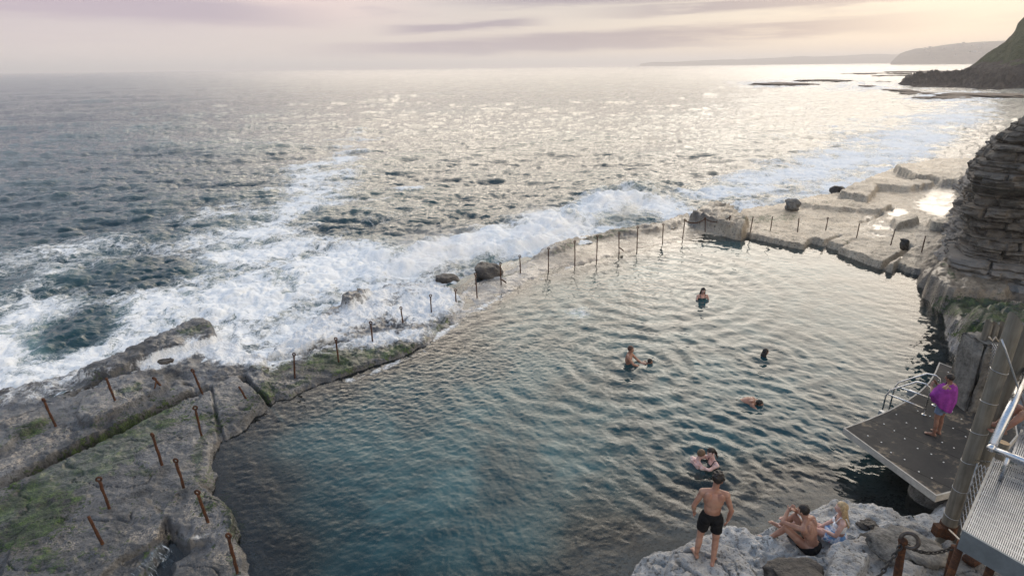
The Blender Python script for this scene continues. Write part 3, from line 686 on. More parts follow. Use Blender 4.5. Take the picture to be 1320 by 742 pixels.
ridge('distant_coast', 'faint low coast on the horizon', [(825, 82.5), (850, 80.5), (900, 78.5), (960, 76), (1020, 74), (1060, 72.5), (1120, 71), (1160, 70), (1230, 69)], 3900, 1000, 502, FM, 8)
HW = plain('house_render', (.62, .57, .52), .8, scale=.2); HRF = plain('house_roof', (.30, .20, .16), .8, scale=.2)
def house_mesh():
    bm = bmesh.new(); add_box(bm, (0, 0, 3), (10, 9, 6.6)); me = bpy.data.meshes.new('wall'); bm.to_mesh(me); bm.free(); me.materials.append(HW)
    b2 = bmesh.new()
    for s in (1,):
        v = [b2.verts.new(p) for p in ((-5.4, -5, 6.32), (5.4, -5, 6.32), (5.4, 5, 6.32), (-5.4, 5, 6.32), (-5.4, 0, 9), (5.4, 0, 9))]
        for f in ((0, 1, 5, 4), (2, 3, 4, 5), (0, 4, 3), (1, 2, 5), (3, 2, 1, 0)): b2.faces.new([v[i] for i in f])
    m2 = bpy.data.meshes.new('roof'); b2.to_mesh(m2); b2.free(); m2.materials.append(HRF); return me, m2
hm, hr = house_mesh()
rg = random.Random(3); cnt = 0
while cnt < 46:
    j = rg.randrange(40, 235); i = rg.randrange(8, 24)
    if RZ[i, j] < 14: continue
    e = empty('house', (RX[i, j], RY[i, j], RZ[i, j] - .5), 'tiny pale house among others on the hazy far headland', 'house', 'houses on the hazy far headland', rg.uniform(0, 3))
    s = rg.uniform(.45, .8); e.scale = (s * rg.uniform(.8, 1.6), s, s * .9)
    link('wall', hm, None, e); link('roof', hr, None, e); cnt += 1

# ------------------------------------------------------------------ loose rocks
def stone_mat(name, dark, lite, sc=1.0, rough=.8):
    N = NT(name); p = N.pos(); a = N.noise(p, 1.2 * sc, 7, .65); b = N.noise(p, 6 * sc, 6, .65)
    c = N.mix(N.rng(N.fmix(.5, a, b), .34, .66), dark, lite)
    return N.done(N.bsdf(c, rough, N.bump(N.math('ADD', a, b), 1.0, .10 / sc), spec=.35))
DKR = stone_mat('dark_wet_stone', (.018, .016, .015), (.085, .075, .066), 1.5, .5)
GRR = stone_mat('grey_stone', (.05, .048, .044), (.26, .245, .22), 2.0)
REEF = stone_mat('reef_stone', (.06, .045, .034), (.24, .18, .13), .35)
def rock(name, label, cat, c, r, mat, seed, flat=.45, rz=0.0, sub=4, group=None, step=0):
    bm = bmesh.new(); bmesh.ops.create_icosphere(bm, subdivisions=sub, radius=1)
    co = np.array([v.co for v in bm.verts])
    n = fbm(co[:, 0] * 1.3 + co[:, 2] + seed, co[:, 1] * 1.3 - co[:, 2] * .7, 5, seed) * .75 + fbm(co[:, 0] * 4 + co[:, 2] * 3, co[:, 1] * 4 - co[:, 2] * 3 + seed, 4, seed + 3) * .16
    cut = np.clip(co[:, 2], -1, flat + .12 * n)
    for v_, k, z_ in zip(bm.verts, n, cut):
        v_.co = Vector((v_.co.x * (1 + k) * r[0], v_.co.y * (1 + k) * r[1], z_ * r[2] * (1 + .4 * k)))
    o = bm_obj(name, bm, mat); o.location = c; o.rotation_euler = (0, 0, rz); tag(o, label, cat, group); return o
def px_rock(label, px, py, z, wpx, r, mat, seed, cat='boulder', **k):
    p = at(px, py, z); s = (p - CAM).length / F * wpx / 2
    return rock(k.pop('name', 'boulder'), label, cat, p, (s * r[0], s * r[1], s * r[2]), mat, seed, **k)
px_rock('rounded dark boulder standing on the sea edge of the far shelf', 1020, 265, .5, 16, (1, 1, .95), GRR, 3, flat=.9)
px_rock('small upright dark stone near the cliff on the far shelf', 1166, 315, .6, 9, (1, 1, 1.5), DKR, 5, flat=.95)
px_rock('dark boulder half buried in white foam behind the ledge', 630, 351, .05, 34, (1, 1, .8), DKR, 8, flat=.75)
px_rock('low dark rock poking from foam left of the round foam boulder', 573, 360, .0, 26, (1.1, .8, .6), DKR, 9, flat=.6)
px_rock('small dark wedge of rock in the surf off the shelf corner', 1080, 245, .3, 13, (1, 1, .8), DKR, 12, flat=.8)
px_rock('dark knob of rock washed by foam on the left ledge', 213, 466, .08, 18, (1.1, .8, .5), DKR, 14, flat=.6)
px_rock('flat oval grey boulder behind the chain post', 1170, 703, 1.0, 58, (1.1, .9, .36), GRR, 15, flat=.55, rz=-.5)
px_rock('dark rounded rock beside the seated man\'s foot', 1022, 738, .95, 56, (1.0, .8, .5), DKR, 17, flat=.6)
px_rock('black pebble of rock behind the blonde woman', 1118, 675, .62, 15, (1.2, .8, .5), DKR, 18, flat=.7)
px_rock('brown pebble of rock right of the blonde woman\'s skirt', 1119, 693, .7, 15, (1.2, .8, .5), DKR, 19, flat=.7)
px_rock('black stone beside the seated man\'s shorts, under the woman\'s legs', 1026, 691, .62, 14, (1.2, .8, .5), DKR, 20, flat=.7)
for i, (lab, px, py, w, ar) in enumerate([
    ('long thin brown reef breaking the water far out, left of all others', 1008, 108.5, 64, .30), ('low brown reef patch right of the long thin reef', 1064, 104, 46, .35),
    ('wide flat brown reef nearest the horizon', 1135, 95, 62, .30), ('flat reef running from the wide reef to the dark headland', 1205, 92.5, 84, .22), ('flat brown reef slab in front of the wide reef', 1180, 97.5, 60, .25),
    ('small dark reef rock alone in pale water before the brown reefs', 1110, 105, 8, .7), ('dark flat reef rock left of the headland boulders', 1138, 105.3, 16, .5), ('dark reef rock surrounded by foam below the headland tip', 1157, 116.5, 24, .6),
    ('flat dark reef rock right of the foam ringed one', 1182, 120.5, 30, .4), ('low reef slab in white water under the headland', 1225, 126, 44, .4), ('pale low reef slab in front of the headland foot', 1275, 123, 70, .3), ('tiny dark rock just above the headland boulders', 1200, 100, 8, .7),
    ('broad brown reef at the foot of the headland', 1240, 95.5, 54, .25), ('small dark rock at the left end of the foam below the headland', 1118, 110.5, 14, .5)]):
    p = at(px, py, .2); s = (p - CAM).length / F * w / 2
    rock('reef_rock', lab, 'reef', (p.x, p.y, .0), (s, max(s * ar * 3.2, 2.0), min(1.1, .35 + s * .06)), REEF, 40 + i, flat=.5, sub=5)

# ------------------------------------------------------------------ spray thrown up by the swell
def spray_mat(i, dens):
    N = NT('sea_spray'); p = N.pos()
    ln = N.n('VectorMath', {0: p}, 1, operation='LENGTH')
    f = N.rng(ln, 1.0, .25); n = N.noise(N.n('VectorMath', {0: p, 1: (i * 3.1, i * 1.7, 0)}, operation='ADD'), 2.6, 6, .7, .5)
    d = N.math('MULTIPLY', N.math('MULTIPLY', f, N.rng(n, .46, .72)), dens)
    v = N.n('VolumePrincipled', {'Color': (1, 1, 1, 1), 'Density': d, 'Anisotropy': .5})
    N.t.links.new(v, N.out.inputs[1]); return N.m
for i, (lab, px, py, z, rx, ry, rz, dn) in enumerate([
    ('white burst of spray over the surf behind the middle of the ledge', 705, 296, .9, 3.2, 2.2, 1.8, 1.2), ('thin drifting spray over the foam left of the ledge middle', 560, 325, .8, 4.2, 2.4, 1.6, 1.2),
    ('faint spray over the surf off the far shelf', 810, 262, .9, 3.8, 2.4, 1.5, 1.2)]):
    bm = bmesh.new(); bmesh.ops.create_icosphere(bm, subdivisions=3, radius=1)
    o = bm_obj('sea_spray', bm, spray_mat(i, dn)); p = at(px, py, z); o.location = p; o.scale = (rx, ry, rz); o.rotation_euler = (0, 0, .45)
    tag(o, lab, 'spray', kind='stuff')

# ------------------------------------------------------------------ rusty iron posts
def rust_mat():
    N = NT('rusty_iron'); p = N.pos(); a = N.noise(p, 9, 6, .65); b = N.noise(p, 40, 4, .6)
    c = N.ramp(N.fmix(.4, a, b), [(.32, (.018, .011, .009)), (.5, (.060, .026, .014)), (.66, (.16, .062, .022)), (.8, (.28, .12, .045))])
    return N.done(N.bsdf(c, .85, N.bump(N.fmix(.5, a, b), 1.0, .012), spec=.3))
RUST = rust_mat()
POSTS = [
    (57, 517, 72, 549, 'leftmost rusty post, on the outer slab near the surf', 1), (137, 487, 148, 515, 'rusty post on the brown outer slab above the long crack', 0), (200, 489, 214, 505, 'rusty leaning post propped by a thin brace on the outer slab', 1),
    (249, 479, 261, 507, 'rusty post at the end of the long dark crack', 1), (308, 498, 317, 513, 'short bent rusty stump beside the ledge joint', 0), (252, 527, 260, 561, 'rusty post by the pool edge, below the crack end', 1),
    (197, 562, 209, 599, 'rusty post in the green patch in the middle of the left ledge', 1), (227, 595, 238, 632, 'rusty orange post above the waterfall channel', 1), (128, 619, 141, 655, 'rusty orange post on the dark weed left of centre ledge', 1),
    (114, 665, 132, 700, 'headless rusty rod on the smooth grey slab', 0), (255, 636, 268, 672, 'rusty post on the barnacled block beside the waterfall', 1), (295, 692, 306, 738, 'rusty post nearest the camera at the pool corner', 1),
    (379, 458, 380, 487, 'rusty post standing between two green weed patches', 1), (433, 438, 437, 470, 'rusty post in the green weedy shallow patch', 1), (478, 417, 481, 445, 'rusty post at the near end of the foam covered slab', 1),
    (517, 398, 520, 422, 'rusty post in the middle of the foam covered slab', 1), (555, 382, 556, 404, 'rusty post near the far end of the foam covered slab', 1), (587, 375, 588, 391, 'short rusty post at the tip of the foam covered slab', 1),
    (613, 354, 615, 383, 'rusty post first past the foam slab on the flooded ledge', 1), (645, 341, 646, 367, 'rusty post beside the dark boulder in the foam', 1), (670, 331, 671, 352, 'rusty post just right of the dark foam boulder', 1),
    (707, 321, 707, 349, 'rusty post below the burst of white spray', 1), (741, 312, 741, 343, 'rusty post right of the one below the spray', 1), (770, 305, 769, 338, 'tall rusty post at the middle of the flooded ledge', 1),
    (798, 301, 798, 326, 'rusty post with a dark bracket on the flooded ledge', 1), (822, 294, 821, 322, 'rusty post right of the one with a dark bracket', 1), (855, 290, 854, 313, 'rusty post beside a white trickle of water', 1),
    (883, 284, 880, 307, 'rusty post below the rough dark rock, left end of the hanging chain', 1), (909, 282, 909, 299, 'rusty post under the rough dark rock, holding two hanging chains', 1), (941, 280, 938, 299, 'rusty post at the right end of the hanging chain', 1),
    (971, 279, 967, 299, 'rusty post first on the dry far shelf', 0), (996, 279, 993, 297, 'thin rusty post below the rounded shelf boulder', 0), (1030, 281, 1028, 300, 'rusty post right of the rounded shelf boulder', 0),
    (1067, 282, 1064, 299, 'rusty post behind the far pool corner steps', 1), (1108, 288, 1104, 307, 'rusty post on the far shelf above the undercut block', 0), (1154, 295, 1148, 316, 'rusty post left of the small upright stone', 0),
    (1193, 304, 1188, 325, 'rusty post right of the small upright stone', 0), (1224, 310, 1215, 337, 'brown leaning post against the cliff foot', 0)]
post_xyz = []
for i, (tx_, ty_, bx_, by_, lab, ring) in enumerate(POSTS):
    wet_ = 12 < i < 30
    b = ground(bx_, by_, .2) if not wet_ else at(bx_, by_, .05)
    t = atD(tx_, ty_, b.y); h = t - b
    e = empty('iron_post', b, lab, 'post', 'rusty iron posts around the pool')
    r = .029 if i < 12 else .026
    bm = bmesh.new(); n = 7; pts = [h * (k / n) + Vector((random.uniform(-1, 1), random.uniform(-1, 1), 0)) * (.006 if 0 < k < n else 0) for k in range(n + 1)]
    pts = [h * -.25] + pts; add_tube(bm, pts, [r * random.uniform(.85, 1.12) for _ in pts], 9)
    bm_obj('shaft', bm, RUST, e)
    if ring:
        bm = bmesh.new(); u = h.normalized(); c = h + u * .035; w = Vector((1, random.uniform(-.5, .5), 0)).normalized()
        add_tube(bm, [c + (w * math.cos(a) + u * math.sin(a)) * .044 for a in np.linspace(0, 2 * math.pi, 15)[:-1]], r * .72, 7, True)
        bm_obj('eye_ring', bm, RUST, e)
    if i == 2:
        bm = bmesh.new(); q = ground(209, 511) - b; add_tube(bm, [h * .9, q + Vector((-.28, .05, 0))], .02, 7); bm_obj('brace', bm, RUST, e)
    if i in (19, 24):
        bm = bmesh.new(); add_tube(bm, [h * .3 - Vector((.02, 0, 0)), h * .22 + Vector((.14, -.02, -.03)), h * .12 + Vector((.22, 0, -.02))], .03, 7); bm_obj('bracket', bm, RUST, e)
    post_xyz.append(t)
def chain(label, pts_ctrl, link_len, wire, mat, sag=0.0, group=None):
    "links threaded along a sagging line"
    P = [Vector(p) for p in pts_ctrl]; path = []
    for a, b in zip(P[:-1], P[1:]):
        L = (b - a).length
        for k in range(24):
            t = k / 24; path.append(a.lerp(b, t) - Vector((0, 0, sag * L * 4 * t * (1 - t))))
    path.append(P[-1]); bm = bmesh.new(); acc = 0; nxt = 0; flip = 0
    for a, b in zip(path[:-1], path[1:]):
        L = (b - a).length; u = (b - a).normalized(); p, q = frame(u)
        while nxt <= acc + L:
            c = a + u * (nxt - acc); s = p if flip else q; flip ^= 1
            ln = link_len * .68; wd = link_len * .34
            add_tube(bm, [c + u * (ln * math.cos(t)) + s * (wd * math.sin(t)) for t in np.linspace(0, 2 * math.pi, 11)[:-1]], wire, 5, True); nxt += link_len
        acc += L
    o = bm_obj('chain', bm, mat); tag(o, label, 'chain', group); return o
chain('thin chain sagging left of the post under the rough dark rock', [post_xyz[27], post_xyz[28]], .09, .013, RUST, .10, 'thin chains between the far posts')
chain('thin chain sagging right of the post under the rough dark rock', [post_xyz[28], post_xyz[29]], .09, .013, RUST, .16, 'thin chains between the far posts')
# ------------------------------------------------------------------ diving platform
def deck_mat():
    N = NT('dark_deck'); p = N.pos(); a = N.noise(p, 1.1, 6, .65); b = N.noise(p, 7, 5, .65); c = N.noise(p, 60, 2, .6)
    col_ = N.ramp(N.fmix(.45, a, b), [(.3, (.016, .016, .017)), (.5, (.034, .033, .032)), (.68, (.066, .060, .052))])
    col_ = N.mix(N.rng(N.math('ADD', a, N.math('MULTIPLY', b, .4)), .74, .86), col_, (.20, .16, .115))
    sx = N.n('SeparateXYZ', {0: N.map(p, (1, 1, 1), (0, 0, -.62))}, 0); jt = N.math('ABSOLUTE', N.math('SUBTRACT', N.math('FRACT', N.math('MULTIPLY', sx, .82)), .5))
    col_ = N.mix(N.rng(jt, .012, .006), col_, (.006, .006, .006)); st = N.noise(N.map(p, (1, 1, 1), (0, 0, .4)), .8, 6, .7, 1.5); col_ = N.mix(N.math('MULTIPLY', N.rng(st, .55, .7), .55), col_, (.13, .115, .095))
    return N.done(N.bsdf(col_, N.rng(b, .3, .7, .62, .85), N.bump(N.fmix(.5, b, c), .8, .006), spec=.22))
DECK = deck_mat()
CONC = stone_mat('weathered_concrete', (.09, .085, .075), (.26, .24, .21), 1.2, .85)
STEEL = plain('stainless_steel', (.62, .62, .62), .28, 1.0, .12, 6)
GALV = plain('galvanised_steel', (.42, .43, .44), .45, .85, .2, 9)
PALE = plain('pale_deck_edge', (.40, .37, .32), .7, 0, .25, 6)
WHITE = plain('white_dot_paint', (.75, .75, .72), .6, 0, .1, 20)
ZD = .78
dk = [(1212, 468), (1207, 480), (1199, 493), (1187, 505), (1170, 517), (1148, 529), (1120, 541), (1090, 552), (1207, 637), (1226, 632), (1262, 617), (1310, 560), (1300, 500), (1270, 489), (1240, 479)]
dw = W(dk, ZD); c0 = Vector((sum(p[0] for p in dw) / len(dw), sum(p[1] for p in dw) / len(dw), ZD))
plat = empty('diving_platform', (c0.x, c0.y, ZD), 'dark grey platform with a curved edge over the pool corner', 'platform')
loc = [(x - c0.x, y - c0.y) for x, y in dw]
bm = bmesh.new(); add_prism(bm, loc, -.05, 0); bm_obj('deck', bm, DECK, plat, False)
bm = bmesh.new()
def off_poly(poly, d):
    out = []; n = len(poly)
    for i in range(n):
        a = Vector(poly[i - 1]); b = Vector(poly[i]); c = Vector(poly[(i + 1) % n])
        n1 = Vector(((b - a).y, -(b - a).x)).normalized(); n2 = Vector(((c - b).y, -(c - b).x)).normalized(); m = (n1 + n2).normalized()
        out.append(tuple(b + m * (d / max(.4, m.dot(n1)))))
    return out
area = sum(loc[i - 1][0] * loc[i][1] - loc[i][0] * loc[i - 1][1] for i in range(len(loc)))
sg = 1 if area > 0 else -1
o1 = off_poly(loc, sg * .035); i1 = off_poly(loc, sg * .003)
n = len(loc); vs = [[bm.verts.new((x, y, z)) for x, y in pl] for pl, z in ((i1, .004), (o1, .004), (o1, -.15), (i1, -.15))]
for a, b in zip(vs, vs[1:] + vs[:1]):
    for i in range(n): bm.faces.new((a[i], a[(i + 1) % n], b[(i + 1) % n], b[i]))
bm_obj('edge_beam', bm, PALE, plat, False)
bm = bmesh.new()
for k in (.3, .6):
    a = Vector(loc[7]).lerp(Vector(loc[0]), k); b = Vector(loc[8]).lerp(Vector(loc[12]), k)
    add_box(bm, ((a.x + b.x) / 2, (a.y + b.y) / 2, -.13), ((b - a).length * .92, .1, .15), (Vector((b.x - a.x, b.y - a.y, 0)).normalized(), Vector((-(b.y - a.y), b.x - a.x, 0)).normalized(), Vector((0, 0, 1))))
bm_obj('joist', bm, GALV, plat, False)
dm = None; rg = random.Random(9)
P7, P0_, P8, P11 = Vector(loc[7]), Vector(loc[0]), Vector(loc[8]), Vector(loc[12])
for i in range(7):
    for j in range(8):
        u, v_ = (i + .55 + rg.uniform(-.12, .12)) / 7.2, (j + .5 + rg.uniform(-.1, .1)) / 8
        q = P7.lerp(P8, u).lerp(P0_.lerp(P11, u), v_)
        if sdist(np.array([q.x]), np.array([q.y]), loc)[0] < .12: continue
        if dm is None:
            bm = bmesh.new(); add_cone(bm, (0, 0, .001), (0, 0, .008), .017, .014, 10, 0); o = bm_obj('fixing_cap', bm, WHITE, plat); dm = o.data
        else: o = link('fixing_cap', dm, None, plat)
        o.location = (q.x, q.y, 0)
ped = empty('pedestal', at(1200, 641, .0), 'round concrete pedestal under the platform\'s near corner', 'pedestal')
bm = bmesh.new(); add_cone(bm, (0, 0, -2.2), (0, 0, .46), .44, .42, 28, 0); o = bm_obj('drum', bm, CONC, ped); sharp(o.data)
bm = bmesh.new(); add_cone(bm, (0, 0, .462), (0, 0, .60), .33, .33, 28, 0); o = bm_obj('bearing', bm, CONC, ped); sharp(o.data)

# ladder rails
lad = empty('pool_ladder', at(1178, 522, ZD), 'stainless steel ladder handrails on the platform\'s curved edge', 'ladder'); L0 = lad.location.copy()
def LD(px, py, z): return at(px, py, z) - L0
for (fx, fy, gx_, gy_) in ((1191, 534, 1160, 524), (1204, 522, 1171, 513)):
    foot = at(fx, fy, ZD); edge = at(gx_, gy_, ZD); dirv = (edge - foot); dirv.z = 0; dn = dirv.normalized()
    top = foot + Vector((0, 0, .80)) ; pts = [foot, foot + Vector((0, 0, .62)), foot + Vector((0, 0, .74)) + dn * .03, foot + Vector((0, 0, .80)) + dn * .13, foot + Vector((0, 0, .79)) + dn * .3]
    ee = foot + dn * (dirv.length + .12); pts += [ee + Vector((0, 0, .50)), ee + dn * .16 + Vector((0, 0, .36)), ee + dn * .22 + Vector((0, 0, .18)), ee + dn * .22 + Vector((0, 0, -1.6))]
    bm = bmesh.new(); add_tube(bm, [p - L0 for p in pts], .019, 10); bm_obj('handrail', bm, STEEL, lad)
    bm = bmesh.new(); add_tube(bm, [foot - L0 + Vector((0, 0, .16)), ee - L0 + dn * .2 + Vector((0, 0, .24))], .02, 9); bm_obj('lower_bar', bm, STEEL, lad)
    bm = bmesh.new(); add_cone(bm, foot - L0, foot - L0 + Vector((0, 0, .012)), .055, .055, 14, 0); bm_obj('foot_plate', bm, STEEL, lad)
    lad_e = ee + dn * .22
    if fx == 1191: e1 = lad_e
for z in (.15, -.15, -.45):
    bm = bmesh.new(); add_tube(bm, [Vector((e1.x, e1.y, z)) - L0, Vector((lad_e.x, lad_e.y, z)) - L0], .02, 8); bm_obj('rung', bm, STEEL, lad)

# ------------------------------------------------------------------ timber and steel lookout at the right
def wood_mat():
    N = NT('weathered_timber'); p = N.pos(); q = N.map(p, (6, 6, .5)); a = N.noise(q, 2.2, 6, .65, .4); b = N.noise(p, 2, 4, .6)
    c = N.ramp(N.fmix(.4, a, b), [(.3, (.070, .062, .048)), (.5, (.165, .148, .118)), (.7, (.27, .25, .21))])
    return N.done(N.bsdf(c, .8, N.bump(a, .8, .012), spec=.3))
WOOD = wood_mat()
END = plain('timber_end_grain', (.34, .24, .14), .85, 0, .25, 14)
def pole(px, py, zb, topz, r, label, group, cut=.25, name='timber_pole', bands=0, shoe=False, cdir=(1, .2), lean=0.0):
    b = at(px, py, zb); e = empty(name, b, label, 'timber pole', group)
    h = topz - zb; bm = bmesh.new(); n = 22; cd = Vector((*cdir, 0)).normalized(); rows = []
    for z, s in ((-.6, 1.06), (0, 1.05), (h * .33, 1.02), (h * .66, 1.0), (h, .97)):
        row = []
        for i in range(n):
            a = 2 * math.pi * i / n; x, y = math.cos(a) * r * s, math.sin(a) * r * s
            zz = z - (cut * ((x * cd.x + y * cd.y) / r * .5 + .5) if z == h else 0); row.append(bm.verts.new((x + lean * zz / h, y, zz)))
        rows.append(row)
    for a_, b_ in zip(rows[:-1], rows[1:]):
        for i in range(n): bm.faces.new((a_[i], a_[(i + 1) % n], b_[(i + 1) % n], b_[i]))
    o = bm_obj('pole_shaft', bm, WOOD, e)
    bm = bmesh.new(); bm.faces.new([bm.verts.new((lean * .97 + math.cos(2 * math.pi * i / n) * r * .965, math.sin(2 * math.pi * i / n) * r * .965, h + .002 - cut * ((math.cos(2 * math.pi * i / n) * cd.x + math.sin(2 * math.pi * i / n) * cd.y) * .5 * .97 + .5))) for i in range(n)])
    bm_obj('cut_end', bm, END, e)
    for k in range(bands):
        z = .35 + k * (h - .8) / bands; bm = bmesh.new()
        add_tube(bm, [Vector((lean * z / h + math.cos(a) * r * 1.035, math.sin(a) * r * 1.035, z + .02 * math.sin(a + k))) for a in np.linspace(0, 2 * math.pi, 21)[:-1]], .006, 5, True); bm_obj('wire_band', bm, GALV, e)
    if shoe:
        bm = bmesh.new(); add_cone(bm, (0, 0, -.1), (0, 0, .16), r * 1.25, r * 1.2, 18, 0); add_box(bm, (-.17, -.02, .03), (.16, .14, .2)); o = bm_obj('iron_shoe', bm, RUST, e); sharp(o.data)
    return b, e
pb = at(1221, 683, .95); ptop = atD(1313, 401, pb.y).z
P1b, _ = pole(1221, 683, .95, ptop, .115, 'thick pale timber pole beside the platform, wire bands round it', None, .34, bands=6, shoe=True, lean=atD(1313, 401, pb.y).x - pb.x)
p2 = at(1240, 676, .95); pole(1240, 676, .95, atD(1329, 418, p2.y).z, .11, 'darker timber pole standing close behind the thick banded pole', None, .3, lean=atD(1329, 418, p2.y).x - p2.x)
for px, py, D, lab in ((1277, 411, 12.6, 'leftmost of three slim slant topped timber posts behind the banded pole'), (1285.5, 414, 12.6, 'middle one of three slim slant topped timber posts behind the banded pole'), (1296, 413, 12.6, 'rightmost of three slim slant topped timber posts behind the banded pole')):
    t = atD(px, py, D); zb_ = atD(px, 446, D).z; u, v_ = proj(np.array([t.x]), np.array([t.y]), zb_)
    pole(float(u[0]), float(v_[0]), zb_, t.z, .085, lab, 'slim timber posts behind the banded pole', .20, 'timber_post')
for px, D, lab in ((1292, 9.3, 'timber support post in shade behind the steel handrail'),):
    t = atD(px, 575, D); u, v_ = proj(np.array([t.x]), np.array([t.y]), .95); pole(float(u[0]), float(v_[0]), .95, t.z + .1, .10, lab, None, .02, 'timber_post')
q0, q1 = atD(1269, 444, 12.3), atD(1306, 446, 12.3)
bm = bmesh.new(); hgt = q0.z - .2; add_box(bm, ((q0.x + q1.x) / 2, 12.65, q0.z - hgt / 2), (q1.x - q0.x, .8, hgt)); bmesh.ops.bevel(bm, geom=bm.edges[:], offset=.05, segments=2, affect='EDGES'); bmesh.ops.subdivide_edges(bm, edges=bm.edges[:], cuts=5, use_grid_fill=True)
for v_ in bm.verts: v_.co += Vector((random.uniform(-1, 1), random.uniform(-1, 1), random.uniform(-1, 1))) * .025
tag(bm_obj('stone_pier', bm, CONC), 'weathered grey pier carrying the slim slant topped posts', 'pier')
# net hooks between slim posts
hk = [atD(1275, 434, 12.45), atD(1279, 439, 12.45), atD(1283, 434, 12.45), atD(1287, 440, 12.45), atD(1291, 435, 12.45), atD(1299, 437, 12.2)]
bm = bmesh.new(); add_tube(bm, hk, .022, 7); o = bm_obj('rope', bm, plain('pale_rope', (.50, .42, .32), .9, 0, .2, 30)); tag(o, 'pale rope looped between the slim slant topped posts', 'rope')
# wire net between slim posts and pole
def net(label, A, B, C, D_, nu, nv, r, mat, sag=0.0):
    "A-B along one edge, D_-C along the other"
    def S(u, v_):
        p = A.lerp(B, u).lerp(D_.lerp(C, u), v_); return p - Vector((0, 0, sag * 4 * v_ * (1 - v_)))
    bm = bmesh.new()
    for s in (1, -1):
        for k in range(-nv, nu + nv + 1):
            pts = []
            for j in range(nv * 2 + 1):
                v_ = j / (nv * 2); u = (k + s * v_ * nv) / nu + .5 / nu * 0
                if -1e-6 <= u <= 1 + 1e-6: pts.append(S(u, v_))
            if len(pts) > 1: add_tube(bm, pts, r, 5)
    for e in ((A, B), (D_, C)): add_tube(bm, [e[0], e[1]], r * 1.6, 6)
    o = bm_obj('wire_net', bm, mat); return tag(o, label, 'net')
net('grey wire net hanging under the slim timber posts', atD(1273, 442, 12.5), atD(1268, 505, 12.3), atD(1290, 510, 11.6), atD(1292, 445, 11.8), 14, 6, .008, GALV)
ZG = 3.0
G0, G1, G2, G3 = at(1283, 591, ZG), at(1243, 684, ZG), at(1362, 752, ZG), at(1400, 628, ZG)
land = empty('steel_landing', G1, 'galvanised grating landing with a grey fascia in the near right corner', 'landing'); g = [p - G1 for p in (G0, G1, G2, G3)]
bm = bmesh.new(); nb = 44
ux = (g[2] - g[1]).normalized(); uy = (g[0] - g[1]).normalized(); up = Vector((0, 0, 1)); wx_ = (g[2] - g[1]).length; wy_ = (g[0] - g[1]).length
nrm = uy.cross(up).normalized()
for k in range(nb + 1):
    s = k / nb; a = g[1].lerp(g[2], s); b = g[0].lerp(g[3], s); d = (b - a)
    add_box(bm, (a + b) / 2 - up * .014, (d.length, .013, .03), (d.normalized(), d.normalized().cross(up).normalized(), up))
bm_obj('grating_bars', bm, GALV, land, False)
bm = bmesh.new()
for k in range(1, 14):
    s = k / 14; a = g[1].lerp(g[0], s); b = g[2].lerp(g[3], s); d = b - a
    add_box(bm, (a + b) / 2 - up * .018, (d.length, .008, .014), (d.normalized(), d.normalized().cross(up).normalized(), up))
bm_obj('cross_rods', bm, GALV, land, False)
def plate(bm, a, b, zc, hgt, th, out):
    d = b - a; nn = d.normalized().cross(up).normalized() * out
    add_box(bm, (a + b) / 2 + nn * (th / 2 + .004) + up * zc, (d.length + .02, th, hgt), (d.normalized(), nn, up))
bm = bmesh.new(); plate(bm, g[0], g[1], -.03, .09, .025, 1); bm_obj('side_rail', bm, PALE, land, False)
bm = bmesh.new(); plate(bm, g[1], g[2], -.13, .30, .03, 1); bm_obj('fascia', bm, plain('grey_painted_steel', (.16, .18, .19), .55, .3, .2, 5), land, False)
bm = bmesh.new(); add_box(bm, g[1].lerp(g[0], .5).lerp(g[2].lerp(g[3], .5), .5) - up * .26, (wx_ * .96, wy_ * .96, .004), (ux, uy, up)); bm_obj('tray', bm, plain('dark_underside', (.05, .055, .06), .7), land, False)
for k, s in enumerate((.12, .5)):
    bm = bmesh.new(); a = g[1].lerp(g[2], s); add_cone(bm, a + Vector((.05, .2, -.28)), a + Vector((.05, .2, -2.3)), .05, .05, 12, 0); bm_obj('support_leg', bm, RUST, land)
ZG2 = 3.25
H0, H1, H2, H3 = at(1318, 555, ZG2), at(1306, 588, ZG2), at(1370, 612, ZG2), at(1385, 572, ZG2)
st = empty('stair_tread', H1, 'upper grating stair tread behind the steel handrail at the right edge', 'stair'); g = [p - H1 for p in (H0, H1, H2, H3)]
bm = bmesh.new()
for k in range(25):
    a = g[1].lerp(g[2], k / 24); b = g[0].lerp(g[3], k / 24); d = b - a; add_box(bm, (a + b) / 2, (d.length, .013, .03), (d.normalized(), d.normalized().cross(up).normalized(), up))
bm_obj('grating_bars', bm, GALV, st, False); bm = bmesh.new(); plate(bm, g[0], g[1], -.02, .08, .02, 1); plate(bm, g[1], g[2], -.02, .10, .02, 1); bm_obj('tread_frame', bm, GALV, st, False)
ZR = 3.45
hr_ = empty('handrail', at(1278, 577, ZR), 'thick brushed steel handrail turning a corner above the grating', 'handrail'); h0 = hr_.location.copy()
A_, B_, C_ = at(1326, 476, ZR + .75), at(1278, 577, ZR), at(1345, 604, ZR)
bm = bmesh.new(); add_tube(bm, [A_ - h0, B_ - h0 + (A_ - B_).normalized() * .05], .058, 16); bm_obj('sloping_tube', bm, STEEL, hr_)
bm = bmesh.new(); add_tube(bm, [B_ - h0, C_ - h0], .045, 16); add_ell(bm, B_ - h0, (.06, .06, .06)); bm_obj('level_tube', bm, STEEL, hr_)
bm = bmesh.new(); q = B_.lerp(C_, .35) - h0; add_tube(bm, [q, Vector((q.x, q.y, ZG - h0.z))], .03, 10); bm_obj('stanchion', bm, STEEL, hr_)
def cable(label, pts, r, mat, cat='cable'):
    bm = bmesh.new(); add_tube(bm, pts, r, 7); o = bm_obj('steel_cable', bm, mat); return tag(o, label, cat)
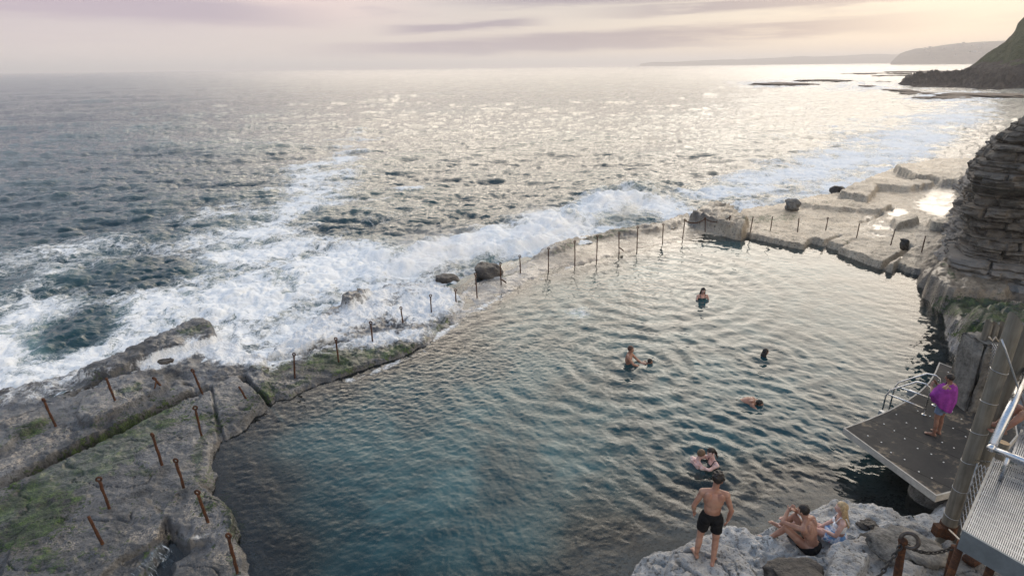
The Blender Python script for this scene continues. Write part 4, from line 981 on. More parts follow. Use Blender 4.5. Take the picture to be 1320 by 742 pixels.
cable('thin steel cable running down from the top of the banded pole', [atD(1291, 437, P1b.y - .2), atD(1296, 450, P1b.y - .3), atD(1326, 540, 8.0)], .014, GALV)
cable('pale straight cable from the banded pole\'s iron shoe to the lower right', [Vector((P1b.x - .12, P1b.y - .16, 1.12)), atD(1292, 748, 5.6)], .014, plain('pale_cable', (.62, .58, .50), .6))
cable('steel tension cable from the banded pole across the grating', [Vector((P1b.x, P1b.y - .13, 2.55)), atD(1290, 596, 7.5), atD(1350, 622, 7.1)], .012, STEEL)
net('wire net of wide diamonds between the banded pole and grating landing', Vector((P1b.x + .02, P1b.y - .135, 2.5)), Vector((P1b.x + .02, P1b.y - .15, 1.2)), atD(1345, 790, 5.3), atD(1345, 625, 7.0), 8, 16, .0065, GALV)

# thick chain post and chains on the near rocks
cb = ground(1155, 752, 1.0); ct = atD(1164, 697, cb.y)
cp = empty('chain_post', cb, 'thick rusty post with a big iron ring on the near rocks', 'post', 'thick rusty posts on the near rocks')
h = ct - cb; bm = bmesh.new(); add_tube(bm, [h * -.3, h * .3, h * .7, h], [.062, .06, .055, .058], 14); add_ell(bm, h, (.07, .07, .06)); bm_obj('shaft', bm, RUST, cp)
IRON = plain('worn_dark_iron', (.10, .085, .075), .42, .7, .4, 12, .006)
bm = bmesh.new(); w = Vector((.62, -.5, -.25)).normalized(); u = Vector((.35, .1, .93)); u = (u - w * u.dot(w)).normalized(); c = h + u * .07 + w * .06
add_tube(bm, [c + (w * math.cos(a) + u * math.sin(a)) * .115 for a in np.linspace(0, 2 * math.pi, 31)[:-1]], .030, 10, True); bm_obj('ring', bm, IRON, cp)
c2b = ground(1222, 742, 1.0); c2t = atD(1231, 704, c2b.y)
cp2 = empty('chain_post', c2b, 'rusty post without a ring under the grating landing', 'post', 'thick rusty posts on the near rocks'); h2 = c2t - c2b
bm = bmesh.new(); add_tube(bm, [h2 * -.4, h2 * .5, h2], [.06, .058, .055], 14); bm_obj('shaft', bm, RUST, cp2)
BLK = plain('black_chain_iron', (.035, .033, .032), .5, .5, .4, 15)
chain('heavy black chain hanging left from the big ringed post', [ct + Vector((-.02, -.02, -.03)), atD(1118, 762, cb.y - .5)], .075, .013, BLK, .05, 'heavy chains on the near rocks')
chain('heavy black chain sagging right from the big ringed post', [ct + Vector((.02, .02, -.03)), c2t + Vector((-.03, 0, -.02))], .075, .013, BLK, .17, 'heavy chains on the near rocks')
ab = ground(1252, 724, 1.0); an = empty('anchor_plate', ab + Vector((0, 0, .02)), 'small rusty anchor block with a bolt under the landing', 'anchor', rz=.4)
bm = bmesh.new(); add_box(bm, (0, 0, .04), (.24, .20, .12)); bmesh.ops.bevel(bm, geom=bm.edges[:], offset=.02, segments=2, affect='EDGES'); bm_obj('block', bm, RUST, an)
bm = bmesh.new(); add_cone(bm, (0, 0, .10), (0, 0, .15), .05, .045, 6, 0); bm_obj('bolt', bm, RUST, an, False)

# ------------------------------------------------------------------ people
def skin_mat(name, c, red=.0):
    N = NT(name); p = N.pos(); a = N.noise(p, 4, 5, .6, .5); b = N.noise(p, 30, 3, .6)
    col_ = N.mix(N.rng(a, .38, .62), (c[0] * .78, c[1] * .70, c[2] * .68), tuple(min(1, v * 1.12) for v in c))
    col_ = N.mix(N.rng(N.noise(p, 2.4, 3, .5), .52, .66, 0, .35), col_, (c[0] * 1.05, c[1] * .72, c[2] * .68))
    return N.done(N.bsdf(col_, N.rng(b, .3, .7, .30, .52), N.bump(b, .4, .003), spec=.4, **{'Subsurface Weight': .12, 'Subsurface Radius': (.02, .008, .004), 'Subsurface Scale': 1.0}))
TAN = skin_mat('tanned_skin', (.35, .195, .135)); PINK = skin_mat('fair_skin', (.54, .345, .28)); BRN = skin_mat('brown_skin', (.24, .13, .09)); PALES = skin_mat('pale_skin', (.64, .45, .40))
def hair_mat(name, c): return plain(name, c, .5, 0, .45, 25, .004, .4)
HDK = hair_mat('dark_brown_hair', (.014, .010, .008)); HBL = hair_mat('blonde_hair', (.42, .29, .15)); HBR = hair_mat('light_brown_hair', (.13, .075, .038)); HGY = hair_mat('wet_brown_hair', (.07, .035, .022))
def cloth(name, c, rough=.85): return plain(name, c, rough, 0, .3, 9, .006, .2)
BLACK = cloth('black_swim_cloth', (.008, .008, .009)); EYE = plain('eye_white', (.7, .68, .65), .2); LIP = plain('lip', (.38, .13, .11), .45)
V3 = Vector
def axes(u, r):
    u = u.normalized(); r = (r - u * r.dot(u)).normalized(); return (r, u.cross(r), u)
def hand(bm, wr, d, palm, s=1.0, curl=.5, side=1):
    "palm + four fingers + thumb; d = pointing direction, palm = palm normal"
    d = d.normalized(); palm = (palm - d * palm.dot(d)).normalized(); w = d.cross(palm)
    add_ell(bm, wr + d * .048 * s, (.040 * s, .016 * s, .055 * s), (w, palm, d), 10, 7)
    for i, ln in enumerate((.068, .078, .072, .056)):
        b = wr + d * .085 * s + w * ((i - 1.5) * .021 * s); a = b
        dd = d.copy()
        for k, f in enumerate((.45, .32, .25)):
            dd = (dd + palm * curl * (.35 + .25 * k)).normalized(); c = a + dd * ln * f * s
            add_cone(bm, a, c, .0088 * s, .0080 * s, 7, 2); a = c
    b = wr + d * .03 * s + w * side * .034 * s; m = b + (d * .5 + w * side * .7 + palm * .35).normalized() * .038 * s
    add_cone(bm, b, m, .012 * s, .010 * s, 7, 2); add_cone(bm, m, m + (d * .85 + palm * .4).normalized() * .032 * s, .010 * s, .008 * s, 7, 2)
def limb(bm, a, b, c, ra, rm, rb, rb2, rc, bulge=None):
    add_cone(bm, a, b, ra, rm, 12); add_cone(bm, b, c, rb, rc, 12)
    if bulge: q, r = bulge; add_cone(bm, b.lerp(c, .18), b.lerp(c, .45), r * .9, r, 12) if q else None
def person(label, loc_, azd, J, skin, hair_m, male=True, s=1.0, hair='short', clothes=(), voxel=.010, group=None):
    J = {k: V3(v) for k, v in J.items()}
    e = empty('person', loc_, label, 'person', group, rz=-R(azd)); e.scale = (s, s, s)
    m = 1.0 if male else .88
    up = (J['neck'] - J['pel']).normalized(); rt = J['shR'] - J['shL']; ax = axes(up, rt); hipax = axes((J['chest'] - J['pel']), J['hipR'] - J['hipL'])
    bm = bmesh.new()
    pel, che, nk, hd = J['pel'], J['chest'], J['neck'], J['head']
    bel = pel.lerp(che, .5)
    add_ell(bm, pel + up * .01, (.158 * (1.0 if male else 1.06), .112, .125), hipax)
    add_ell(bm, bel, (.138 * m, .096 * m, .16), axes(che - pel, rt)); add_ell(bm, che, (.166 * m, .112 * m, .185), ax)
    for q in ('L', 'R'):
        sh = J['sh' + q]; add_cone(bm, che.lerp(sh, .55) + up * .0, bel.lerp(che, .3) + (sh - che) * .32, .085 * m, .062 * m, 12)
        add_cone(bm, nk - up * .015, sh + up * .012, .052 * m, .052 * m, 12); add_ell(bm, sh, (.062 * m,) * 3, nu=12)
        hp = J['hip' + q]; add_ell(bm, hp - ax[1] * .055 - up * .0, (.080, .078, .088), hipax)
        if male: add_ell(bm, che.lerp(sh, .55) - ax[1] * .075 + up * .03, (.058, .030, .085), ax)
    hu = (J['hup'] if 'hup' in J else (hd - nk)).normalized(); look = J['look'].normalized(); fw = (look - hu * look.dot(hu)).normalized(); hr2 = fw.cross(hu); ha = (hr2, fw, hu)
    add_cone(bm, nk - up * .02, hd - hu * .07 - fw * .012, .058 * m, .052 * m, 12)
    add_ell(bm, hd + hu * .012, (.074, .092, .104), ha, 18, 13); add_ell(bm, hd - hu * .052 + fw * .028, (.054, .058, .058), ha)
    add_cone(bm, hd + fw * .086 + hu * .012, hd + fw * .106 - hu * .024, .009, .015, 8, 2)
    add_ell(bm, hd + fw * .078 + hu * .030, (.05, .016, .012), ha)
    add_ell(bm, hd - hu * .088 + fw * .068, (.022, .018, .018), ha)
    for sgn in (-1, 1): add_ell(bm, hd + hr2 * sgn * .076 - hu * .008 - fw * .006, (.011, .022, .034), ha, 8, 6)
    for q, sgn in (('L', -1), ('R', 1)):
        sh, elb, wr = J['sh' + q], J['el' + q], J['wr' + q]
        add_cone(bm, sh, elb, .052 * m, .040 * m, 12); add_ell(bm, sh.lerp(elb, .42), (.050 * m,) * 3 , nu=12)
        add_cone(bm, elb, elb.lerp(wr, .35), .040 * m, .041 * m, 12); add_cone(bm, elb.lerp(wr, .35), wr, .041 * m, .028 * m, 12)
        d = (J['hd' + q] if 'hd' + q in J else (wr - elb)).normalized()
        pn = J['pn' + q] if 'pn' + q in J else (hr2 * -sgn)
        hand(bm, wr, d, pn, 1.0 if male else .9, .45, sgn if False else -sgn)
        hp, kn, an_ = J['hip' + q], J['kn' + q], J['an' + q]
        add_cone(bm, hp, kn, .088 * (1 if male else .98), .058, 14); add_ell(bm, kn, (.057, .057, .06), nu=12)
        cf = kn.lerp(an_, .3); bk = -ax[1] if abs((an_ - kn).normalized().dot(ax[1])) < .8 else -up
        add_cone(bm, kn, cf + bk * .012, .052, .056, 12); add_cone(bm, cf + bk * .012, an_, .056, .036, 12)
        to = J['to' + q]; fd_ = (to - an_); fdn = (V3((fd_.x, fd_.y, 0)) if abs(fd_.z) < .25 else fd_).normalized()
        sole = fd_ * .0; heel = an_ - fdn * .035 + V3((0, 0, -.045 if abs(fd_.z) < .25 else 0)); ball = to - fdn * .055
        add_cone(bm, an_, heel, .036, .034, 10); add_cone(bm, heel, ball, .034, .030, 10); add_cone(bm, an_ - V3((0, 0, .01)), ball, .034, .026, 10)
        sd_ = fdn.cross(V3((0, 0, 1)));
        if sd_.length < .1: sd_ = V3((1, 0, 0))
        sd_.normalize()
        for k in range(5):
            o_ = (k - 2) * .019; ln = .055 - abs(k - (1 if sgn > 0 else 3)) * .007
            add_cone(bm, ball + sd_ * o_, ball + sd_ * o_ + fdn * ln - V3((0, 0, .004)), .016, .011, 7, 2)
    b = remesh('body', bm, skin, e, voxel, 4, .45)
    for sgn in (-1, 1):
        bm = bmesh.new(); add_ell(bm, hd + hr2 * sgn * .031 + fw * .079 + hu * .014, (.013, .010, .008), ha, 10, 7); bm_obj('eye', bm, EYE if hair != 'x' else EYE, e)
    bm = bmesh.new(); add_ell(bm, hd - hu * .047 + fw * .086, (.022, .008, .008), ha, 10, 6); bm_obj('mouth', bm, LIP, e)
    # hair
    bm = bmesh.new()
    add_ell(bm, hd + hu * .030 - fw * .014, (.086, .098, .102), ha, 18, 12)
    if hair == 'curly':
        rg = random.Random(2)
        for _ in range(46):
            t = rg.uniform(0, 2 * math.pi); z = rg.uniform(-.05, 1); r_ = math.sqrt(max(0, 1 - z * z)); q = hr2 * (.088 * r_ * math.cos(t)) + fw * (.098 * r_ * math.sin(t)) + hu * (.104 * z)
            if q.dot(fw) > .055 and q.dot(hu) < .06: continue
            add_ell(bm, hd + hu * .034 - fw * .012 + q, (.024,) * 3, nu=8, nv=6)
    if hair in ('long', 'longwet'):
        for t in np.linspace(-1.25, 1.25, 9):
            sx = math.sin(t); cx_ = math.cos(t); st_ = hd + hr2 * .078 * sx - fw * .062 * cx_ + hu * .01
            mid_ = nk + hr2 * .098 * sx - fw * .085 * cx_ - hu * .02; en = nk + rt.normalized() * .10 * sx - ax[1] * (.115 * cx_ + .02) - up * (.20 if abs(t) < .9 else .12)
            add_cone(bm, st_, mid_, .032, .030, 8, 2); add_cone(bm, mid_, en, .030, .014, 8, 2)
    if hair == 'pony':
        add_cone(bm, hd - fw * .10 + hu * .02, hd - fw * .13 - hu * .10, .036, .034, 8); add_cone(bm, hd - fw * .13 - hu * .10, hd - fw * .12 - hu * .22, .034, .016, 8)
    # trim the face opening
    me_ = bm
    hb = remesh('hair', me_, hair_m, e, voxel * .9, 1, .4, .006, 60)
    bm = bmesh.new(); bm.from_mesh(hb.data)
    kill = []
    for v_ in bm.verts:
        q = v_.co - hd; f_, u_, r_ = q.dot(fw), q.dot(hu), q.dot(hr2)
        if f_ > .030 and u_ < .052 and abs(r_) < .10 and u_ > -.16: kill.append(v_)
        elif hair in ('short', 'curly', 'pony') and u_ < -.035 and f_ > -.06: kill.append(v_)
    bmesh.ops.delete(bm, geom=kill, context='VERTS'); bm.to_mesh(hb.data); bm.free()
    for kind, mat_ in clothes:
        bm = bmesh.new()
        if kind == 'shorts':
            add_ell(bm, pel + up * .01, (.170, .126, .128), hipax)
            for q in ('L', 'R'):
                hp, kn = J['hip' + q], J['kn' + q]; add_ell(bm, hp - ax[1] * .055, (.090, .088, .094), hipax)
                add_cone(bm, hp, hp.lerp(kn, .12), .103, .104, 16); add_cone(bm, hp, hp.lerp(kn, .62), .102, .096, 16, 0)
            c_ = remesh('shorts', bm, mat_, e, voxel, 2, .4, .008, 14)
            bm = bmesh.new(); bm.from_mesh(c_.data); hz = hipax[2]
            bmesh.ops.bisect_plane(bm, geom=bm.verts[:] + bm.edges[:] + bm.faces[:], plane_co=pel + hz * .085, plane_no=hz, clear_outer=True); bm.to_mesh(c_.data); bm.free()
        if kind in ('top', 'tank'):
            add_ell(bm, che, (.166 * m + .012, .112 * m + .012, .19), ax); add_ell(bm, bel, (.138 * m + .012, .096 * m + .012, .165), axes(che - pel, rt))
            for q in ('L', 'R'):
                sh = J['sh' + q]; add_cone(bm, che.lerp(sh, .55), bel.lerp(che, .3) + (sh - che) * .32, .085 * m + .012, .062 * m + .012, 12)
            for sgn in (-1, 1): add_ell(bm, che + ax[1] * .085 + ax[0] * sgn * .07 - up * .0, (.062, .055, .06), ax)
            c_ = remesh('top', bm, mat_, e, voxel, 2, .4, .003, 20)
            bm = bmesh.new(); bm.from_mesh(c_.data)
            bmesh.ops.bisect_plane(bm, geom=bm.verts[:] + bm.edges[:] + bm.faces[:], plane_co=che + up * .055, plane_no=up, clear_outer=True)
            bmesh.ops.bisect_plane(bm, geom=bm.verts[:] + bm.edges[:] + bm.faces[:], plane_co=bel + up * (.03 if kind == 'top' else -.14), plane_no=-up, clear_outer=True); bm.to_mesh(c_.data); bm.free()
            bm = bmesh.new()
            for sgn in (-1, 1):
                add_tube(bm, [che + ax[0] * sgn * .085 + up * .04 + ax[1] * .105, che + ax[0] * sgn * .10 + up * .20 + ax[1] * .03, che + ax[0] * sgn * .10 + up * .19 - ax[1] * .06, che + ax[0] * sgn * .075 + up * .03 - ax[1] * .125], .009, 6)
            bm_obj('strap', bm, mat_, e)
        if kind == 'skirt':
            add_ell(bm, pel + up * .02, (.178, .135, .12), hipax)
            for q in ('L', 'R'): add_cone(bm, J['hip' + q], J['hip' + q].lerp(J['kn' + q], .55), .108, .104, 16, 0)
            add_cone(bm, (J['hipL'] + J['hipR']) / 2, (J['hipL'].lerp(J['knL'], .5) + J['hipR'].lerp(J['knR'], .5)) / 2, .10, .09, 14, 0)
            remesh('skirt', bm, mat_, e, voxel, 2, .4, .012, 16)
    return e, J
def stand(h=1.0, lean=0.0):
    return dict(pel=(0, 0, .98), chest=(0, -.01 + lean * .5, 1.31), neck=(0, -.01 + lean, 1.50), head=(0, .03 + lean * 1.2, 1.665), look=(0, 1, -.25),
                hipL=(-.092, 0, .93), hipR=(.092, 0, .93), knL=(-.105, .02, .51), knR=(.105, .02, .51), anL=(-.11, -.02, .085), anR=(.11, -.02, .085), toL=(-.14, .18, .03), toR=(.14, .18, .03),
                shL=(-.185, -.01 + lean * .9, 1.435), shR=(.185, -.01 + lean * .9, 1.435), elL=(-.25, -.04, 1.15), elR=(.25, -.04, 1.15), wrL=(-.24, .05, .90), wrR=(.24, .05, .90))
def upd(d, **k): d = dict(d); d.update(k); return d

# young man standing on the rock, back to us
fL = ground(909, 723, .8)
J = upd(stand(), look=(.35, 1, -.35), head=(.03, .05, 1.665), knL=(-.13, .04, .51), anL=(-.15, .06, .085), toL=(-.21, .25, .03), knR=(.12, .02, .51), anR=(.11, -.06, .085), toR=(.16, .13, .03),
        elL=(-.30, -.06, 1.17), wrL=(-.27, .08, .95), elR=(.29, -.02, 1.15), wrR=(.27, .06, .89))
hp_ = atD(931, 611, fL.y).z - fL.z
person('young man in black shorts standing with his back turned on the near rock', fL, 14, J, TAN, HDK, True, hp_ / 1.80, 'curly', [('shorts', BLACK)], .0085)
# seated man
sit = dict(pel=(0, 0, .11), chest=(0, .10, .42), neck=(0, .20, .60), head=(0, .27, .75), look=(-.1, 1, .05), hup=(0, .1, 1), hipL=(-.095, .03, .11), hipR=(.095, .03, .11),
           knL=(-.22, .42, .40), knR=(.16, .44, .42), anL=(-.30, .62, .07), anR=(.14, .66, .07), toL=(-.38, .80, .03), toR=(.15, .86, .03), shL=(-.19, .14, .53), shR=(.19, .16, .53),
           elL=(-.27, .46, .52), elR=(.20, .46, .52), wrL=(-.04, .50, .62), wrR=(.04, .44, .64), hdL=(.6, -.3, .5), hdR=(-.6, -.2, .5))
sp_ = ground(1046, 712, .8)
person('shirtless man in black shorts sitting on the rock with arms on his knees', sp_ , -40, sit, TAN, HDK, True, 1.02, 'short', [('shorts', BLACK)], .0085)
# blonde woman
sit2 = dict(pel=(0, 0, .12), chest=(0, .02, .44), neck=(0, .04, .62), head=(0, .07, .775), look=(-.05, 1, .0), hup=(0, .02, 1), hipL=(-.09, .03, .11), hipR=(.09, .03, .11),
            knL=(-.09, .47, .24), knR=(.09, .46, .20), anL=(-.06, .86, .07), anR=(.10, .84, .07), toL=(-.08, 1.03, .12), toR=(.13, 1.01, .12), shL=(-.165, .02, .555), shR=(.165, .02, .555),
            elL=(-.21, .10, .30), elR=(.20, .12, .30), wrL=(-.04, .30, .24), wrR=(.06, .30, .23))
WTOP = cloth('white_cotton', (.78, .78, .80))
def skirt_mat():
    N = NT('blue_white_print'); p = N.pos(); a = N.noise(p, 13, 3, .6); b = N.noise(p, 21, 2, .5)
    c = N.mix(N.rng(a, .46, .54), (.70, .74, .80), (.18, .34, .58)); c = N.mix(N.rng(b, .62, .66), c, (.55, .22, .30)); return N.done(N.bsdf(c, .85, spec=.2))
person('blonde woman in a white top sitting on the rock', ground(1080, 699, .75), -66, sit2, PINK, HBL, False, 1.0, 'long', [('top', WTOP), ('skirt', skirt_mat())], .0085)
# person in purple towel
pp = at(1205, 560, ZD)
J = upd(stand(), look=(-.1, 1, -.3), knL=(-.09, .02, .51), elL=(-.34, .12, 1.22), wrL=(-.12, .32, 1.30), elR=(.36, .10, 1.22), wrR=(.10, .34, 1.32), hdL=(.4, .2, .8), hdR=(-.4, .2, .8), anL=(-.10, -.02, .085), toL=(-.17, .17, .03))
hs = (atD(1216, 482, pp.y).z - ZD) / 1.80
DEN = cloth('blue_denim', (.13, .17, .25)); PUR = cloth('purple_towelling', (.21, .035, .22), .95)
pe, PJ = person('person wrapped in a purple towel standing on the platform', pp, -24, J, BRN, HDK, True, hs, 'short', [('shorts', DEN)], .010)
nt, nh = 72, 26
th = np.linspace(R(128), R(128 + 284), nt); vv = np.linspace(0, 1, nh); TH_, VV = np.meshgrid(th, vv)   # open at the front
hem = 1.02 + .10 * np.sin(TH_ * 1.0 + .3) - .14 * np.exp(-((TH_ - R(255)) / .5) ** 2) + .13 * np.exp(-((TH_ - R(350)) / .45) ** 2)
zz = 1.545 + (hem - 1.545) * VV
rx = .092 + .175 * sst(0, .20, VV) + .075 * sst(.15, .5, VV) - .03 * VV; ry = .098 + .085 * sst(0, .22, VV) + .05 * sst(.2, .7, VV)
fold = 1 + .050 * sst(.15, .8, VV) * np.sin(TH_ * 9 + 2.5 * VV + 1.2 * np.sin(TH_ * 3)) + .03 * np.sin(TH_ * 4 + 5 * VV)
elb = np.exp(-((VV - .62) / .25) ** 2)
rx = rx + .085 * elb * np.abs(np.cos(TH_)) ** 2
Xc = rx * fold * np.cos(TH_); Yc = ry * fold * np.sin(TH_) + .02 - .0 * VV + .05 * elb * np.abs(np.cos(TH_))
zz = zz + .02 * np.sin(TH_ * 6 + 1) * VV - .035 * np.abs(np.cos(TH_)) * (1 - VV) ** 2
me = grid_mesh('towel', Xc, Yc, zz); o = link('towel', me, PUR, pe); md = o.modifiers.new('s', 'SOLIDIFY'); md.thickness = .014; md.offset = 0
bm = bmesh.new(); add_box(bm, (.27, .02, .93), (.11, .09, .24)); bmesh.ops.bevel(bm, geom=bm.edges[:], offset=.03, segments=3, affect='EDGES'); add_tube(bm, [V3((.20, -.1, 1.06)), V3((.25, -.04, 1.05)), V3((.27, .02, 1.03))], .018, 6)
bm_obj('pouch', bm, BLACK, pe)

# people in the water (bodies carry on under the surface)
J = upd(stand(), head=(0, .05, 1.665), look=(0, 1, -.35), elL=(-.20, .24, 1.24), elR=(.22, .20, 1.26), wrL=(-.13, .48, 1.12), wrR=(.12, .46, 1.13), chest=(0, .0, 1.31), neck=(0, .03, 1.50), shL=(-.18, .03, 1.435), shR=(.18, .03, 1.435))
w = at(810, 467, 0); person('person with reddish hair standing waist deep and reaching out over the water', V3((w.x, w.y, -1.16)), 112, J, TAN, HGY, True, .98, 'short', [('shorts', BLACK)])
def float_pose(dz=0): return dict(pel=(0, -.42, -.22), chest=(0, -.12, -.10), neck=(0, .06, -.03), head=(0, .17, .06), look=(0, 1, .1), hup=(0, .15, 1), hipL=(-.09, -.45, -.24), hipR=(.09, -.45, -.24), knL=(-.12, -.85, -.34), knR=(.12, -.85, -.30), anL=(-.14, -1.25, -.36), anR=(.12, -1.25, -.32),
    toL=(-.14, -1.42, -.40), toR=(.12, -1.42, -.36), shL=(-.18, .02, -.08), shR=(.18, .02, -.08), elL=(-.34, .24, -.12), elR=(.34, .24, -.12), wrL=(-.22, .46, -.10), wrR=(.22, .46, -.10))
w = at(832, 468, 0); person('small dark haired swimmer held afloat by the waist deep person', V3((w.x, w.y, .02)), 100, float_pose(), BRN, HDK, True, .82, 'short', [('shorts', BLACK)])
w = at(905, 385, 0); J = upd(stand(), look=(0, 1, -.05), elL=(-.27, .10, 1.20), elR=(.27, .10, 1.20), wrL=(-.34, .26, 1.02), wrR=(.34, .26, 1.02))
TEAL = cloth('dark_teal_swimwear', (.02, .06, .065)); person('long haired woman standing chest deep at the far end of the pool', V3((w.x, w.y, -1.34)), 176, J, PINK, HDK, False, 1.02, 'longwet', [('tank', TEAL), ('shorts', TEAL)])
w = at(985, 459, 0); J = upd(stand(), look=(.1, 1, -.2), elL=(-.30, .15, 1.2), elR=(.30, .15, 1.2), wrL=(-.3, .35, 1.18), wrR=(.3, .35, 1.18)); person('dark haired swimmer with only the head above water', V3((w.x, w.y, -1.50)), 75, J, PINK, HDK, False, .99, 'longwet', [('tank', TEAL), ('shorts', TEAL)])
w = at(970, 519, 0); J = upd(float_pose(), chest=(0, -.12, .0), neck=(0, .06, -.02), head=(0, .19, -.01), shL=(-.18, .0, -.02), shR=(.18, .0, -.02), pel=(0, -.42, -.16)); person('swimmer face down in the water with a tanned back showing', V3((w.x, w.y, .03)), 118, J, TAN, HDK, True, .98, 'short', [('shorts', BLACK)])
w = at(899, 599, 0); J = upd(stand(), look=(.1, 1, -.15), head=(0, .07, 1.66), elL=(-.20, .26, 1.34), wrL=(.02, .46, 1.38), elR=(.24, .24, 1.30), wrR=(.02, .44, 1.24), hdL=(1, .2, 0), hdR=(-1, .2, 0)); person('brown haired bather hugging a dark haired bather in the near water', V3((w.x, w.y, -1.38)), 72, J, PALES, HBR, True, 1.0, 'short', [('shorts', BLACK)], .009)
w2 = w + V3((math.sin(R(84)) * .36, math.cos(R(84)) * .36, 0)); J = upd(stand(), look=(-.2, 1, .1), head=(.03, .05, 1.66), elL=(-.24, .22, 1.40), wrL=(-.10, .42, 1.46), elR=(.22, .24, 1.42), wrR=(.12, .44, 1.46), hdL=(.8, .4, .1), hdR=(-.8, .4, .1)); person('black haired bather with a ponytail in the arms of the brown haired one', V3((w2.x, w2.y, -1.36)), 258, J, PALES, HDK, False, 1.0, 'pony', [('tank', BLACK), ('shorts', BLACK)], .009)
# someone sitting on the steps at the right edge
q = at(1350, 556, ZG2); J = upd(sit2, knL=(-.1, .42, .30), knR=(.1, .42, .30), anL=(-.09, .60, -.05), anR=(.10, .62, -.05), toL=(-.1, .80, -.08), toR=(.1, .82, -.08))
person('person on the steps behind the handrail, bare feet showing at the right edge', q, -70, J, TAN, HDK, True, 1.0, 'short', [('shorts', BLACK)])
GLOW, SKYF, SUNE, HAZE, EXPO = .2, .92, .5, .00033, 0.66
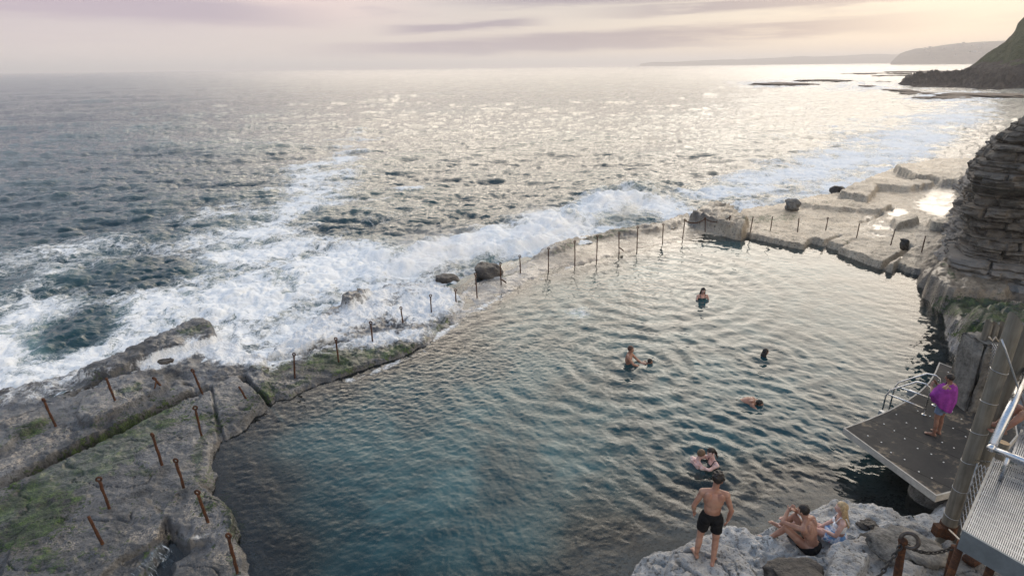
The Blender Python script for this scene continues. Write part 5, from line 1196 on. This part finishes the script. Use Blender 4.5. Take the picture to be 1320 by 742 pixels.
# ------------------------------------------------------------------ light, sky, air, camera
SUN_AZ, SUN_EL = R(36), R(21)
def sky():
    N = NT('World', world=True); scn.world = N.m
    tc = N.n('TexCoord', out=0)
    d = N.n('VectorMath', {0: tc}, operation='NORMALIZE')
    sep = N.t.nodes.new('ShaderNodeSeparateXYZ'); N.put(sep.inputs[0], d)
    x, y, z = sep.outputs
    el = N.math('MULTIPLY', N.math('ARCSINE', z), 180 / math.pi)
    azm = N.math('MULTIPLY', N.math('ARCTAN2', x, y), 180 / math.pi)
    nis = N.n('TexSky', sky_type='NISHITA', sun_disc=False, sun_elevation=SUN_EL, sun_rotation=SUN_AZ, altitude=10.0, air_density=1.0, dust_density=2.0, ozone_density=1.0)
    # overcast deck
    hz_l, hz_r = lin(202, 190, 187), lin(196, 184, 173)
    up_l, up_r = lin(180, 167, 174), lin(188, 180, 171)
    side = N.rng(azm, -45, 25)
    hor = N.mix(side, hz_l, hz_r)
    low = N.mix(side, up_l, up_r)
    c = N.mix(N.rng(el, 0, 6), hor, low)
    mid = N.mix(N.rng(azm, -38, -8), lin(190, 200, 212), N.mix(N.rng(azm, 4, 30), (3.2, 2.80, 2.30), (1.45, 1.25, 1.0)))
    c = N.mix(N.rng(el, 6.2, 10), c, mid)
    top = lin(128, 158, 194)
    c = N.mix(N.math('MAXIMUM', N.math('MULTIPLY', N.rng(el, 17, 50), N.rng(azm, 14, -12)), N.rng(el, 27, 62)), c, top)
    # rosy break in the upper left
    g = N.math('MULTIPLY', N.rng(N.math('ABSOLUTE', N.math('ADD', azm, 17)), 14, 0), N.rng(N.math('ABSOLUTE', N.math('SUBTRACT', el, 5.2)), 3.2, 0))
    c = N.mix(N.math('MULTIPLY', g, .55), c, lin(222, 196, 190))
    # long thin stratus bands; coordinates on the cloud layer's plane
    pl = N.n('CombineXYZ', {0: N.math('MULTIPLY', azm, .055), 1: N.math('MULTIPLY', el, .62), 2: 0.0})
    s1 = N.noise(pl, 1.0, 7, .58, .25); s2 = N.noise(N.map(pl, (1, 1, 1), (0, 0, 0), (5.3, 2.2, 0)), 2.3, 6, .6, .3)
    st = N.math('ADD', N.math('MULTIPLY', s1, .72), N.math('MULTIPLY', s2, .34))
    def band(az0, el0, wa, we, slope=0.0):
        e = N.math('SUBTRACT', el, N.math('ADD', el0, N.math('MULTIPLY', N.math('SUBTRACT', azm, az0), slope)))
        e = N.math('ADD', e, N.math('MULTIPLY', N.math('SUBTRACT', s2, .5), 1.1))
        return N.math('MULTIPLY', N.rng(N.math('ABSOLUTE', N.math('SUBTRACT', azm, az0)), wa, wa * .35), N.rng(N.math('ABSOLUTE', e), we, we * .3))
    bs = None
    for a in [(13, 2.3, 26, 1.0, .03), (2, 1.7, 24, .8, .012), (12, 5.6, 22, .9, .01), (26, 4.7, 24, .7, .02), (36, 5.2, 18, .5, .0), (-4, 3.4, 9, .6, .05), (-34, 4.6, 22, 1.3, -.03)]:
        b = band(*a); bs = b if bs is None else N.math('MAXIMUM', bs, b)
    cl = N.math('MULTIPLY', bs, N.rng(st, .30, .50))
    cl2 = N.math('MULTIPLY', N.rng(st, .50, .72), N.math('MULTIPLY', N.rng(el, .8, 4), .5))
    c = N.mix(N.math('MULTIPLY', N.math('MAXIMUM', cl, cl2), .95), c, N.mix(side, lin(172, 156, 168), lin(118, 110, 128)))
    # bright veil where the sun stands behind the cloud
    da = N.math('DIVIDE', N.math('SUBTRACT', azm, 25), 34); de = N.math('DIVIDE', N.math('SUBTRACT', el, 24), 15)
    gl = N.math('EXPONENT', N.math('MULTIPLY', N.math('ADD', N.math('MULTIPLY', da, da), N.math('MULTIPLY', de, de)), -.5))
    gl = N.math('MULTIPLY', gl, N.rng(el, 5, 15)); gl = N.math('MULTIPLY', gl, N.math('ADD', .7, N.math('MULTIPLY', N.noise(pl, 3, 5), .6)))
    gcol = N.n('VectorMath', {0: (1.0, .93, .84), 3: N.math('MULTIPLY', gl, GLOW)}, operation='SCALE')
    c = N.mix(1.0, c, gcol, 'ADD')
    # below the horizon
    c = N.mix(N.rng(el, -.2, -4), c, (.10, .12, .13))
    b1 = N.n('Background', {0: nis, 1: .08}); b2 = N.n('Background', {0: c, 1: SKYF})
    N.done(N.n('MixShader', {0: .9, 1: b1, 2: b2}))
sky()
sun = bpy.data.lights.new('sun', 'SUN'); sun.energy = SUNE; sun.angle = R(45); sun.color = (1, .92, .82)
so = bpy.data.objects.new('sun', sun); col.objects.link(so)
sd = Vector((math.sin(SUN_AZ) * math.cos(SUN_EL), math.cos(SUN_AZ) * math.cos(SUN_EL), math.sin(SUN_EL)))
so.rotation_euler = sd.to_track_quat('Z', 'Y').to_euler(); so.location = (30, 40, 60)

def haze():
    bm = bmesh.new(); add_box(bm, (0, 4600, 36), (26000, 9900, 80))
    N = NT('haze_air')
    v = N.n('VolumePrincipled', {'Color': (.97, .92, .90, 1), 'Density': HAZE, 'Anisotropy': .25})
    N.t.links.new(v, N.out.inputs[1])
    o = bm_obj('haze', bm, N.m, smooth=False); tag(o, 'sea haze in the air over the water', 'haze', kind='stuff')
if HAZE > 0: haze()

cam = bpy.data.cameras.new('camera'); co = bpy.data.objects.new('camera', cam); col.objects.link(co)
M = Matrix(((_r.x, _u.x, -_f.x, 0), (_r.y, _u.y, -_f.y, 0), (_r.z, _u.z, -_f.z, CZ), (0, 0, 0, 1)))
co.matrix_world = M
cam.sensor_fit = 'HORIZONTAL'; cam.sensor_width = 36; cam.lens = 36 * F / 1320.0
cam.clip_start = .05; cam.clip_end = 40000
scn.camera = co
scn.view_settings.view_transform = 'Standard'; scn.view_settings.look = 'None'
scn.view_settings.exposure = EXPO; scn.view_settings.gamma = 1
scn.cycles.use_denoising = True
scn.cycles.max_bounces = 8; scn.cycles.volume_bounces = 1; scn.cycles.transparent_max_bounces = 12
scn.cycles.sample_clamp_indirect = 6
